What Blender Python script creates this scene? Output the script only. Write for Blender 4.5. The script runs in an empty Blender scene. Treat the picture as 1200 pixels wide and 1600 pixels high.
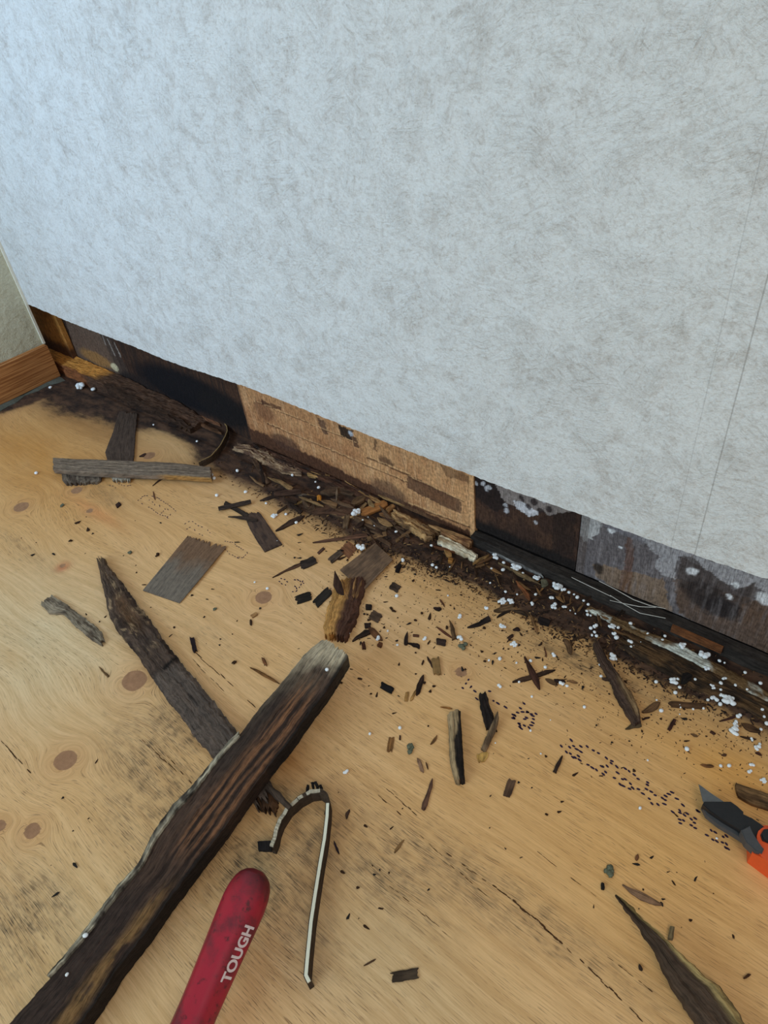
import bpy, bmesh, math, random
import numpy as np
from mathutils import Vector, Matrix

# ------------------------------------------------------------------ camera
FP, CH = 1070.0, 0.55            # focal length in pixels (1200x1600 frame), camera height in m
YW, YB, XL = 0.460, 0.505, -1.219  # wallpaper plane, back of the cavity, left wall

def _frame():
    D = np.array([164.0, 1291.0, FP]); D /= np.linalg.norm(D)
    b = 475 - 800 - .372 * (45 - 600)
    x = (-FP * FP - 1291 * b) / (164 + 1291 * .372)
    V = np.array([x, .372 * x + b, FP])
    Z = -D; X = -V / np.linalg.norm(V); X = X - (X @ Z) * Z; X /= np.linalg.norm(X)
    return np.array([X, np.cross(Z, X), Z])
RM = _frame()
C = bpy.context.scene.collection
scn = bpy.context.scene
cam = bpy.data.objects.new('camera', bpy.data.cameras.new('camera')); C.objects.link(cam)
cam.data.sensor_fit = 'HORIZONTAL'; cam.data.sensor_width = 36; cam.data.lens = FP / 1200 * 36
cam.data.clip_start = .02
M3 = Matrix(((RM[0, 0], -RM[0, 1], -RM[0, 2]), (RM[1, 0], -RM[1, 1], -RM[1, 2]), (RM[2, 0], -RM[2, 1], -RM[2, 2])))
cam.matrix_world = Matrix.Translation((0, 0, CH)) @ M3.to_4x4()
scn.camera = cam

# ------------------------------------------------------------------ light and exposure
scn.view_settings.view_transform = 'Standard'; scn.view_settings.look = 'None'
scn.view_settings.gamma = 1; scn.view_settings.use_curve_mapping = False
scn.view_settings.exposure = 0.0
w = bpy.data.worlds.new('room_air'); scn.world = w; w.use_nodes = True
w.node_tree.nodes['Background'].inputs[0].default_value = (.76, .88, 1.0, 1)
w.node_tree.nodes['Background'].inputs[1].default_value = .30
def area(name, loc, aim, size, power, col):
    l = bpy.data.lights.new(name, 'AREA'); l.shape = 'RECTANGLE'; l.size, l.size_y = size
    l.energy = power; l.color = col
    o = bpy.data.objects.new(name, l); C.objects.link(o); o.location = loc
    o.rotation_euler = (Vector(aim) - Vector(loc)).to_track_quat('-Z', 'Y').to_euler(); return o
area('window_daylight', (-.70, -1.9, 1.15), (-.30, .46, .25), (1.6, 1.2), 27.5, (.66, .89, 1.0))
ll = area('side_blue_fill', (-1.10, -.75, 1.0), (-.98, .46, .50), (.4, .7), 2.6, (.40, .64, 1.0)); ll.data.spread = 1.3  # added blue fill for the wall's left end, no window seen there
area('ceiling_lamp_light', (.9, -.7, 1.9), (-.2, .3, 0), (.8, .8), 12, (1.0, .90, .78))

# ------------------------------------------------------------------ helpers
def ray(px, py): return RM @ np.array([px - 600.0, py - 800.0, FP])
def F(px, py, h=0.0):
    r = ray(px, py); t = (h - CH) / r[2]; return np.array([r[0] * t, r[1] * t, h])
def Wl(px, py, y=YW):
    r = ray(px, py); t = y / r[1]; return np.array([r[0] * t, y, r[2] * t + CH])
def lin(c):
    return tuple(((v / 255) / 12.92 if v / 255 <= .04045 else ((v / 255 + .055) / 1.055) ** 2.4) for v in c)
def lin4(c): return (*lin(c), 1)
def _h(i, j, s):
    n = (i.astype(np.int64) * 374761393 + j.astype(np.int64) * 668265263 + s * 1442695041) & 0xffffffff
    n = ((n ^ (n >> 13)) * 1274126177) & 0xffffffff
    return ((n ^ (n >> 16)) & 0xffff) / 65535.0
def vn(x, y, s=0):
    x = np.asarray(x, float); y = np.asarray(y, float)
    xi = np.floor(x); yi = np.floor(y); fx = x - xi; fy = y - yi
    fx = fx * fx * (3 - 2 * fx); fy = fy * fy * (3 - 2 * fy)
    a = _h(xi, yi, s); b = _h(xi + 1, yi, s); c = _h(xi, yi + 1, s); d = _h(xi + 1, yi + 1, s)
    return (a * (1 - fx) + b * fx) * (1 - fy) + (c * (1 - fx) + d * fx) * fy
def fbm(x, y, s=0, o=4):
    r = 0; a = .5; t = 0
    for k in range(o):
        r = r + a * vn(x * 2 ** k, y * 2 ** k, s + k * 17); t += a; a *= .55
    return r / t
def sst(a, b, x):
    t = np.clip((x - a) / (b - a), 0, 1); return t * t * (3 - 2 * t)
def inpoly(px, py, poly):
    r = np.zeros(px.shape, bool); n = len(poly)
    for k in range(n):
        x0, y0 = poly[k]; x1, y1 = poly[(k + 1) % n]
        if y0 == y1: continue
        r ^= ((y0 > py) != (y1 > py)) & (px < (x1 - x0) * (py - y0) / (y1 - y0) + x0)
    return r

def link(name, me, mats, parent=None):
    o = bpy.data.objects.new(name, me); C.objects.link(o)
    for m in (mats if isinstance(mats, (list, tuple)) else [mats]): me.materials.append(m)
    if parent: o.parent = parent; o.matrix_parent_inverse = Matrix.Identity(4)
    return o
def tag(o, label=None, cat=None, group=None, kind=None):
    if label: o['label'] = label
    if cat: o['category'] = cat
    if group: o['group'] = group
    if kind: o['kind'] = kind
    return o
def mesh(verts, faces, name='m', smooth=False):
    me = bpy.data.meshes.new(name); me.from_pydata([tuple(map(float, v)) for v in verts], [], faces); me.update()
    if smooth:
        for p in me.polygons: p.use_smooth = True
    return me
def recenter(me, at):
    co = np.empty(len(me.vertices) * 3); me.vertices.foreach_get('co', co); co = co.reshape(-1, 3) - np.asarray(at)
    me.vertices.foreach_set('co', co.ravel()); me.update()
def setcol(me, cols, name='Col'):
    a = me.color_attributes.new(name, 'FLOAT_COLOR', 'POINT')
    n = len(me.vertices); c = np.ones((n, 4)); c[:, :cols.shape[1]] = cols
    a.data.foreach_set('color', c.ravel())
def box(x0, x1, y0, y1, z0, z1):
    v = [(x0, y0, z0), (x1, y0, z0), (x1, y1, z0), (x0, y1, z0), (x0, y0, z1), (x1, y0, z1), (x1, y1, z1), (x0, y1, z1)]
    return v, [(0, 3, 2, 1), (4, 5, 6, 7), (0, 1, 5, 4), (1, 2, 6, 5), (2, 3, 7, 6), (3, 0, 4, 7)]

# node material helper
class NT:
    def __init__(s, name, rough=.8, spec=.3):
        s.m = bpy.data.materials.new(name); s.m.use_nodes = True; s.t = s.m.node_tree
        s.b = s.t.nodes['Principled BSDF']; s.b.inputs['Roughness'].default_value = rough
        s.b.inputs['Specular IOR Level'].default_value = spec
    def n(s, typ, **kw):
        nd = s.t.nodes.new(typ)
        for k, v in kw.items():
            if k[0] == '_': setattr(nd, k[1:], v)
        return nd
    def l(s, a, b): s.t.links.new(a, b)
    def math(s, op, a, b=None, c=None, clamp=False):
        nd = s.n('ShaderNodeMath', _operation=op); nd.use_clamp = clamp
        for k, v in enumerate((a, b, c)):
            if v is None: continue
            if isinstance(v, (int, float)): nd.inputs[k].default_value = v
            else: s.l(v, nd.inputs[k])
        return nd.outputs[0]
    def noise(s, vec, scale=1, detail=4, rough=.55, dist=0):
        nd = s.n('ShaderNodeTexNoise'); nd.inputs['Scale'].default_value = scale; nd.inputs['Detail'].default_value = detail
        nd.inputs['Roughness'].default_value = rough; nd.inputs['Distortion'].default_value = dist
        s.l(vec, nd.inputs['Vector']); return nd.outputs['Fac']
    def mapping(s, vec, scale=(1, 1, 1), loc=(0, 0, 0), rot=(0, 0, 0)):
        nd = s.n('ShaderNodeMapping'); nd.inputs['Scale'].default_value = scale
        nd.inputs['Location'].default_value = loc; nd.inputs['Rotation'].default_value = rot
        s.l(vec, nd.inputs['Vector']); return nd.outputs[0]
    def step(s, x, a, b):
        nd = s.n('ShaderNodeMapRange', _interpolation_type='SMOOTHSTEP')
        nd.inputs['From Min'].default_value = a; nd.inputs['From Max'].default_value = b; s.l(x, nd.inputs['Value'])
        return nd.outputs[0]
    def mix(s, fac, a, b, mode='MIX'):
        nd = s.n('ShaderNodeMix', _data_type='RGBA', _blend_type=mode)
        for k, v in ((0, fac), (6, a), (7, b)):
            if isinstance(v, (int, float)): nd.inputs[k].default_value = v
            elif isinstance(v, tuple): nd.inputs[k].default_value = v if len(v) == 4 else (*v, 1)
            else: s.l(v, nd.inputs[k])
        return nd.outputs[2]
    def attr(s, name): return s.n('ShaderNodeAttribute', _attribute_name=name)
    def comb(s, x, y, z=0.0):
        nd = s.n('ShaderNodeCombineXYZ')
        for k, v in enumerate((x, y, z)):
            if isinstance(v, (int, float)): nd.inputs[k].default_value = v
            else: s.l(v, nd.inputs[k])
        return nd.outputs[0]
    def col(s, c):
        if isinstance(c, tuple): s.b.inputs['Base Color'].default_value = c if len(c) == 4 else (*c, 1)
        else: s.l(c, s.b.inputs['Base Color'])
    def bump(s, h, strength=.5, dist=.001, prev=None):
        nd = s.n('ShaderNodeBump'); nd.inputs['Strength'].default_value = strength; nd.inputs['Distance'].default_value = dist
        s.l(h, nd.inputs['Height'])
        if prev is not None: s.l(prev, nd.inputs['Normal'])
        s.l(nd.outputs[0], s.b.inputs['Normal']); return nd.outputs[0]

# ------------------------------------------------------------------ materials
def plain(name, c, rough=.6, spec=.4, metal=0.0, var=.12, sc=300):
    t = NT(name, rough, spec); t.b.inputs['Metallic'].default_value = metal
    tc = t.n('ShaderNodeTexCoord').outputs['Object']
    f = t.noise(tc, sc, 4)
    cc = lin(c)
    t.col(t.mix(f, tuple(v * (1 - var * 2) for v in cc), tuple(min(1, v * (1 + var * 2)) for v in cc)))
    t.bump(f, .25, .0006); return t.m

# plain wood whose colour comes from the piece itself, with fibres along its length (uv in metres)
def fibre_wood(name, contrast=.9, bump=.7, fine=1.0, rough=.85):
    t = NT(name, rough, .2)
    uv = t.n('ShaderNodeUVMap', _uv_map='grain').outputs[0]
    ri = t.n('ShaderNodeObjectInfo').outputs['Random']
    off = t.comb(t.math('MULTIPLY', ri, 37.0), t.math('MULTIPLY', ri, 91.0))
    va = t.n('ShaderNodeVectorMath', _operation='ADD'); t.l(uv, va.inputs[0]); t.l(off, va.inputs[1]); v = va.outputs[0]
    n1 = t.noise(t.mapping(v, (35 * fine, 420 * fine, 1)), 1, 5, .6, .3)
    n2 = t.noise(t.mapping(v, (60 * fine, 1600 * fine, 1)), 1, 3, .6)
    n3 = t.noise(v, 160, 4, .6)
    g = t.math('ADD', t.math('MULTIPLY', n1, .55), t.math('MULTIPLY', n2, .45))
    g = t.math('ADD', t.math('MULTIPLY', g, .75), t.math('MULTIPLY', n3, .25))
    k = t.step(g, .31, .63)
    a = t.attr('Col').outputs['Color']
    dark = t.mix(1.0, a, (1 - .72 * contrast,) * 3 + (1,), 'MULTIPLY')
    lt = t.mix(1.0, a, (1 + .75 * contrast, 1 + .70 * contrast, 1 + .62 * contrast, 1), 'MULTIPLY')
    t.col(t.mix(k, dark, lt)); t.bump(g, bump, .0025); return t.m
M_ROT = fibre_wood('rotten_wood', 1.0, 1.0)
M_CHIP = fibre_wood('stained_veneer', .55, .45)
M_BOARD = fibre_wood('old_lumber', 1.0, 1.0, 1.15)

def wallpaper(name, base, scratch):
    t = NT(name, .75, .25)
    tc = t.n('ShaderNodeTexCoord').outputs['Object']
    sx = t.n('ShaderNodeSeparateXYZ'); t.l(tc, sx.inputs[0])
    acc = None; hgt = None
    rots = [.5, -.7, 1.25, 2.2, .05]
    for k, r in enumerate(rots):
        # first turn the pattern in the plane of the wall, then stretch it
        rt = t.n('ShaderNodeVectorRotate', _rotation_type='Y_AXIS'); rt.inputs['Angle'].default_value = r
        t.l(tc, rt.inputs['Vector'])
        m = t.mapping(rt.outputs[0], (44, 44, 210), (k * 3.7, k, k * 5.1))
        n = t.noise(m, 1, 6, .68, 1.1)
        mask = t.step(t.noise(t.mapping(tc, (1, 1, 1), (k * 7.3, 0, k * 2.1)), 17 + k * 3, 2), .50, .62)
        s_ = t.math('MULTIPLY', t.step(n, .50, .70), mask)
        acc = s_ if acc is None else t.math('MAXIMUM', acc, s_)
        h_ = t.math('MULTIPLY', n, mask); hgt = h_ if hgt is None else t.math('ADD', hgt, h_)
    blot = t.step(t.noise(tc, 48, 8, .78, .4), .46, .66)
    big = t.step(t.noise(tc, 9, 3), .35, .7)
    sp = t.math('MULTIPLY', t.step(t.noise(tc, 330, 4, .7, .5), .47, .66), .8)
    fac = t.math('MULTIPLY', t.math('MAXIMUM', t.math('MULTIPLY', acc, .62), t.math('MULTIPLY', blot, .62)), t.math('ADD', t.math('MULTIPLY', big, .5), .42))
    fac = t.math('ADD', fac, t.math('MULTIPLY', sp, .35), clamp=True)
    c = t.mix(fac, base, scratch)
    c = t.mix(t.math('MULTIPLY', big, .25), c, tuple(v * .93 for v in base[:3]) + (1,))
    for xs, wd, st in ((-.796, .0004, .16), (-.1130, .0003, .24), (-.0935, .0004, .45)):
        d = t.math('ABSOLUTE', t.math('SUBTRACT', sx.outputs[0], xs))
        ln = t.math('MULTIPLY', t.math('SUBTRACT', 1.0, t.step(d, wd * .5, wd * 1.8)), st)
        c = t.mix(ln, c, lin4((120, 112, 105)))
    t.col(c)
    hh = t.math('ADD', t.math('MULTIPLY', hgt, .6), t.math('MULTIPLY', t.noise(tc, 260, 5, .65), .8))
    t.bump(hh, .75, .0026); return t.m
M_PAPER = wallpaper('mottled_wallpaper', lin4((221, 224, 224)), lin4((158, 146, 134)))
M_PAPER2 = wallpaper('mottled_wallpaper_side', lin4((205, 203, 180)), lin4((165, 155, 128)))

def painted(name, rough=.85, bump=.6, sc=260, vert=False):
    t = NT(name, rough, .2); a = t.attr('Col').outputs['Color']
    tc = t.n('ShaderNodeTexCoord').outputs['Object']
    n = t.noise(t.mapping(tc, (900, 900, 90) if vert else (60, 400, 600)), 1, 4, .6)
    n2 = t.noise(tc, sc, 5, .6)
    g = t.math('ADD', t.math('MULTIPLY', n, .55), t.math('MULTIPLY', n2, .45)); k = t.step(g, .36, .64)
    t.col(t.mix(k, t.mix(1.0, a, (.60, .58, .57, 1), 'MULTIPLY'), t.mix(1.0, a, (1.42, 1.40, 1.38, 1), 'MULTIPLY')))
    t.bump(g, bump, .002); return t.m
M_BACK = painted('damp_sheathing', vert=True)
M_EARTH = painted('rot_crumble', sc=420)

def plywood():
    t = NT('larch_plywood', .55, .35)
    at = t.attr('Fl'); sep = t.n('ShaderNodeSeparateColor'); t.l(at.outputs['Color'], sep.inputs[0])
    psi, stain, grime = sep.outputs[0], sep.outputs[1], sep.outputs[2]; knot = at.outputs['Alpha']
    base = t.attr('Col').outputs['Color']
    tc = t.n('ShaderNodeTexCoord').outputs['Object']
    sx = t.n('ShaderNodeSeparateXYZ'); t.l(tc, sx.inputs[0]); X = sx.outputs[0]
    v1 = t.comb(t.math('MULTIPLY', X, 7.0), t.math('MULTIPLY', psi, 150.0))
    v2 = t.comb(t.math('MULTIPLY', X, 26.0), t.math('MULTIPLY', psi, 900.0))
    v3 = t.comb(t.math('MULTIPLY', X, 75.0), t.math('MULTIPLY', psi, 1500.0))
    g1 = t.noise(v1, 1, 3, .5); g2 = t.noise(v2, 1, 4, .6); g3 = t.noise(v3, 1, 2, .5)
    g = t.math('ADD', t.math('MULTIPLY', g1, .42), t.math('MULTIPLY', g2, .58))
    k = t.step(g, .34, .66)
    c = t.mix(k, t.mix(1.0, base, (.86, .80, .72, 1), 'MULTIPLY'), t.mix(1.0, base, (1.09, 1.10, 1.12, 1), 'MULTIPLY'))
    big = t.step(t.noise(t.mapping(tc, (5, 14, 1)), 1, 3), .35, .7)
    pore = t.math('MULTIPLY', t.step(g3, .57, .70), t.math('ADD', t.math('MULTIPLY', big, .65), .22))
    c = t.mix(pore, c, lin4((118, 82, 52)))
    # smudges of dirt rubbed into the grain
    gn = t.step(t.math('ADD', t.math('MULTIPLY', t.noise(v3, 1, 3, .6), .6), t.math('MULTIPLY', t.noise(tc, 90, 4), .4)), .42, .66)
    gr = t.math('MULTIPLY', t.math('MULTIPLY', grime, gn), .95, clamp=True)
    c = t.mix(gr, c, lin4((72, 56, 42)))
    gsoft = t.math('MULTIPLY', grime, .22, clamp=True)
    c = t.mix(gsoft, c, lin4((110, 92, 70)))
    kn = t.mix(t.noise(tc, 190, 4), lin4((128, 90, 64)), lin4((186, 140, 104)))
    c = t.mix(t.step(knot, .35, .65), c, kn)
    # damp dark stain
    sn = t.math('ADD', stain, t.math('MULTIPLY', t.math('SUBTRACT', t.noise(t.mapping(tc, (38, 80, 1)), 1, 7, .7), .5), .62))
    s1 = t.step(sn, .30, .68); s2 = t.step(sn, -.05, .5)
    dk = t.mix(t.step(t.noise(t.mapping(tc, (30, 60, 1)), 1, 6, .65), .35, .68), lin4((40, 28, 24)), lin4((98, 70, 52)))
    c = t.mix(t.math('MULTIPLY', s2, .35), c, lin4((110, 78, 45)))
    c = t.mix(s1, c, dk)
    t.col(c)
    rr = t.n('ShaderNodeMapRange'); t.l(s1, rr.inputs['Value']); rr.inputs['To Min'].default_value = .55; rr.inputs['To Max'].default_value = .85
    t.l(rr.outputs[0], t.b.inputs['Roughness'])
    hh = t.math('SUBTRACT', t.math('MULTIPLY', g, .6), t.math('MULTIPLY', pore, .8))
    hh = t.math('ADD', hh, t.math('MULTIPLY', t.math('MULTIPLY', s1, t.noise(tc, 330, 5, .7)), 1.6))
    t.bump(hh, .35, .0012); return t.m
M_PLY = plywood()

M_FOAM = plain('white_foam', (238, 241, 243), .8, .2, var=.03)
M_INK = plain('stamp_ink', (50, 34, 58), .7, .2, var=.2)
M_CRACK = plain('dark_crack', (82, 56, 36), .9, .1, var=.3)
M_TRIM = plain('white_trim', (226, 223, 208), .5, .4, var=.03)
M_CAULK = plain('grey_white_caulk', (190, 190, 180), .8, .2, var=.25, sc=200)
M_LINER = plain('grey_liner', (88, 88, 78), .7, .3, var=.2)
M_BLACK = plain('black_rubber', (26, 24, 24), .6, .4, var=.3)
M_STEEL = plain('blade_steel', (120, 122, 124), .35, .5, metal=.85, var=.1)
M_NOSE = plain('black_painted_metal', (24, 24, 27), .45, .5, var=.3)
M_GREY = plain('dark_grey_plastic', (72, 72, 74), .5, .4, var=.1)
M_ORANGE = plain('orange_plastic', (226, 84, 34), .45, .45, var=.06)
M_MOSS = plain('dry_moss', (100, 102, 84), .95, .1, var=.4, sc=900)
M_WHITEMARK = plain('white_print', (228, 208, 208), .6, .3, var=.05)
M_DUST = plain('rot_dust', (60, 42, 30), .95, .1, var=.5, sc=500)
M_BLACKROT = plain('black_rot', (34, 29, 26), .8, .25, var=.5, sc=220)

# ------------------------------------------------------------------ floor
def floor_mesh():
    xs = np.concatenate([np.arange(-1.6, -1.26, .04), np.arange(-1.26, .28, .0024), np.arange(.28, 1.3, .04)])
    ys = np.concatenate([np.arange(-1.6, -.16, .04), np.arange(-.16, .5072, .0024)])
    X, Y = np.meshgrid(xs, ys); nx, ny = len(xs), len(ys)
    # stain border (front edge of the damp strip)
    bp = [(0, 646), (60, 628), (100, 645), (150, 655), (205, 678), (238, 688), (300, 712), (345, 742), (400, 765), (450, 795), (495, 806), (530, 826),
          (575, 858), (640, 872), (690, 893), (745, 912), (800, 946), (850, 975), (920, 1000), (960, 1028), (1040, 1068), (1085, 1090), (1135, 1108), (1200, 1140)]
    bw = np.array([F(*p)[:2] for p in bp]); o = np.argsort(bw[:, 0]); bw = bw[o]
    yb = np.interp(X, bw[:, 0], bw[:, 1])
    soft = np.interp(X, [-1.2, -.9, -.7, -.4, 0], [.040, .040, .022, .014, .012])
    stain = .5 + (Y - yb) / (soft * 2) + .35 * (fbm(X * 22, Y * 45, 3) - .5)
    # lighter window in the stain behind the lying batten
    for px, py, rx, ry, a in ((255, 690, .055, .024, .8), (640, 905, .05, .012, .35), (420, 715, .05, .016, .25)):
        c = F(px, py); stain -= a * np.exp(-((X - c[0]) / rx) ** 2 - ((Y - c[1]) / ry) ** 2)
    stain = np.clip(stain, -1, 1.6)
    psi = Y.copy(); knot = np.zeros_like(X); halo = np.zeros_like(X)
    for px, py, r in ((102, 1188, 17), (210, 1063, 19), (412, 933, 13), (50, 1298, 12), (33, 792, 11), (120, 766, 8), (720, 1050, 9), (98, 884, 4), (140, 798, 5), (0, 1290, 9), (233, 712, 9)):
        c = F(px, py); e = F(px + 10, py); s = np.linalg.norm(e - c) / 10; R = r * s
        dx = (X - c[0]) / 1.12; dy = (Y - c[1]); ang = np.arctan2(dy, dx)
        rr = np.sqrt(dx * dx + dy * dy) * (1 + .12 * (vn(ang * 1.3 + 9, px + 0 * ang, 5) - .5))
        knot = np.maximum(knot, 1 - sst(R * .75, R * 1.15, rr))
        halo += np.exp(-(rr / (R * 2.1)) ** 2)
        Rf = R * 1.9
        psi -= np.where(rr > Rf * .55, Rf * Rf * dy / np.maximum(rr * rr, 1e-9), Rf * Rf * dy / (Rf * .55) ** 2) * np.exp(-(rr / (R * 9)) ** 2)
    swirl = 1 - sst(-.62, -.30, X - .35 * Y + .12)
    psi += (.008 + .022 * swirl) * (fbm(X * 4 + 3, Y * 9, 11, 3) - .5) * 2 + .004 * (fbm(X * 14, Y * 30, 12, 2) - .5)
    c0 = np.array(lin((226, 184, 134))); c1 = np.array(lin((222, 170, 104))); c2 = np.array(lin((224, 196, 152))); c3 = np.array(lin((206, 150, 84)))
    a1 = sst(.25, .75, fbm(X * 3, Y * 9 + 4, 21, 4))[..., None]
    col = c0 * (1 - a1) + (.5 * c0 + .5 * c1) * a1
    def blob(px, py, rx, ry, c, a):
        nonlocal col
        q = F(px, py); m = a * np.exp(-((X - q[0]) / rx) ** 2 - ((Y - q[1]) / ry) ** 2); m = (m * (.7 + .6 * fbm(X * 20, Y * 40, 8)))[..., None]
        col = col * (1 - np.clip(m, 0, 1)) + np.array(lin(c)) * np.clip(m, 0, 1)
    blob(60, 1000, .16, .09, (222, 202, 165), .7); blob(150, 1500, .12, .10, (228, 196, 146), .6)
    blob(60, 720, .25, .09, (205, 146, 78), .85); blob(150, 670, .20, .03, (160, 105, 52), .5)
    blob(620, 1520, .10, .05, (208, 180, 138), .6); blob(1050, 1330, .10, .10, (226, 170, 98), .55)
    blob(900, 1150, .15, .10, (224, 170, 104), .5); blob(1150, 1215, .05, .03, (230, 165, 80), .6)
    blob(440, 1180, .035, .020, (186, 128, 66), .7); blob(520, 1290, .03, .03, (196, 150, 96), .5)
    blob(150, 800, .05, .01, (222, 150, 92), .7); blob(98, 886, .008, .008, (190, 90, 60), .8)
    halo = np.clip(halo, 0, 1)[..., None] * .45; col = col * (1 - halo) + np.array(lin((206, 152, 100))) * halo
    grime = np.zeros_like(X)
    for px, py, rx, ry, a in ((235, 1190, .055, .030, 1.0), (275, 1130, .035, .016, .8), (190, 1290, .035, .022, .55), (285, 1290, .03, .02, .8), (20, 1450, .05, .03, .9), (80, 1400, .03, .02, .6),
                              (350, 1350, .03, .03, .6), (440, 1420, .03, .05, .6), (400, 1350, .03, .02, .6), (160, 770, .06, .018, .5), (40, 860, .08, .01, .4), (560, 1350, .06, .03, .35), (470, 1330, .02, .04, .5),
                              (330, 1000, .05, .015, .35), (800, 1400, .10, .02, .3), (500, 815, .06, .018, .8), (660, 890, .07, .010, .7), (960, 1060, .06, .018, .8), (860, 1010, .07, .014, .6), (1150, 1110, .05, .02, .8), (450, 1250, .03, .015, .6), (240, 1440, .03, .02, .4), (700, 1360, .08, .015, .45), (620, 1380, .05, .02, .5), (500, 1500, .04, .02, .35), (900, 1480, .10, .012, .3)):
        c = F(px, py); grime += a * np.exp(-((X - c[0]) / rx) ** 2 - ((Y - c[1]) / ry) ** 2)
    grime = np.clip(grime * (.45 + 1.1 * fbm(X * 40, Y * 90, 31)), 0, 1)
    drop = np.where(Y > YW, -.002 * sst(YW, YW + .006, Y), 0)
    Z = drop + np.where(stain > .5, .0018 * (fbm(X * 160, Y * 260, 41) - .5) * sst(.5, .8, stain), 0)
    V = np.stack([X, Y, Z], -1).reshape(-1, 3)
    idx = np.arange(nx * ny).reshape(ny, nx)
    fa = np.stack([idx[:-1, :-1], idx[:-1, 1:], idx[1:, 1:], idx[1:, :-1]], -1).reshape(-1, 4)
    me = bpy.data.meshes.new('floor'); me.vertices.add(len(V)); me.vertices.foreach_set('co', V.ravel())
    me.loops.add(len(fa) * 4); me.loops.foreach_set('vertex_index', fa.ravel().astype(np.int32))
    me.polygons.add(len(fa)); me.polygons.foreach_set('loop_start', np.arange(0, len(fa) * 4, 4, dtype=np.int32))
    me.update(calc_edges=True)
    setcol(me, col.reshape(-1, 3)); setcol(me, np.stack([psi, stain, grime, knot], -1).reshape(-1, 4), 'Fl')
    return me
floor = tag(link('floor', floor_mesh(), M_PLY), kind='structure')

# ------------------------------------------------------------------ walls
edge = [(43, 473), (110, 504), (200, 538), (260, 563), (300, 577), (320, 583), (380, 603), (430, 622), (480, 642), (555, 672), (600, 690), (660, 713), (735, 742), (790, 763), (850, 784), (905, 803), (960, 824), (1050, 855), (1120, 879), (1200, 905)]
def wall_back():
    pts = [Wl(*p) for p in edge]
    low = [(XL, .1388)] + [(p[0], p[2]) for p in pts[1:]] + [(.15, .139), (1.3, .138)]
    rnd = random.Random(4); fine = []
    for (x0, z0), (x1, z1) in zip(low[:-1], low[1:]):
        n = max(1, int((x1 - x0) / .004)) if x0 < .1 else 1
        for k in range(n):
            t = k / n; fine.append((x0 + (x1 - x0) * t, z0 + (z1 - z0) * t + rnd.uniform(-.0006, .0006)))
    fine.append(low[-1])
    V = []; Fc = []; T = .0035
    for x, z in fine: V += [(x, YW, z), (x, YW, 2.4), (x, YW + T, z), (x, YW + T, 2.4)]
    for k in range(len(fine) - 1):
        a = 4 * k; b = a + 4
        Fc += [(a, b, b + 1, a + 1), (a + 2, a + 3, b + 3, b + 2), (a, a + 2, b + 2, b)]
    return mesh(V, Fc)
tag(link('wall_back', wall_back(), M_PAPER), kind='structure')
v, f = box(XL - .12, 1.3, .5125, .56, -.01, 2.4); tag(link('wall_back_light_stop', mesh(v, f), M_BLACKROT), kind='structure')  # unseen backing added to stop world light leaking past the panels
v, f = box(XL - .12, XL, -1.6, YW, -.01, 2.4); tag(link('wall_left', mesh(v, f), M_PAPER2), kind='structure')
# white strip in the corner above the baseboard
v, f = box(XL, XL + .0035, YW - .004, YW - .0002, .067, 2.4); tag(link('trim_1', mesh(v, f), M_TRIM), kind='structure')

def baseboard_mat():
    t = NT('stained_baseboard', .45, .4); tc = t.n('ShaderNodeTexCoord').outputs['Object']
    n = t.noise(t.mapping(tc, (20, 12, 420)), 1, 5, .6)
    t.col(t.mix(t.step(n, .35, .68), lin4((142, 88, 48)), lin4((196, 138, 84)))); t.bump(n, .3, .001); return t.m
bm = bmesh.new(); v, f = box(XL, XL + .009, -1.6, YW - .0015, .004, .067)
vs = [bm.verts.new(p) for p in v]; [bm.faces.new([vs[i] for i in q]) for q in f]
bmesh.ops.bevel(bm, geom=[e for e in bm.edges if abs(e.verts[0].co.z - .067) < 1e-5 and abs(e.verts[1].co.z - .067) < 1e-5], offset=.0025, segments=3, affect='EDGES')
me = bpy.data.meshes.new('bb'); bm.to_mesh(me); tag(link('baseboard_left', me, baseboard_mat()), kind='structure')
# curled grey liner under the baseboard
def liner():
    n = 90; V = []; Fc = []
    for k in range(n + 1):
        y = -.6 + k / n * (YW - .004 + .6); wd = .016 + .006 * math.sin(k * .5) + .003 * math.sin(k * 1.7); e = .0014 * math.sin(k * .8)
        V += [(XL + .003, y, .0035), (XL + .003 + wd * .6, y, .0035 + e), (XL + .003 + wd, y, .0008), (XL + .003 + wd, y, .0001), (XL + .003, y, .0001)]
    for k in range(n):
        a = 5 * k; b = a + 5
        for j in range(4): Fc.append((a + j, b + j, b + j + 1, a + j + 1))
    return mesh(V, Fc)
tag(link('trim_2', liner(), M_LINER), kind='structure')

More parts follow.
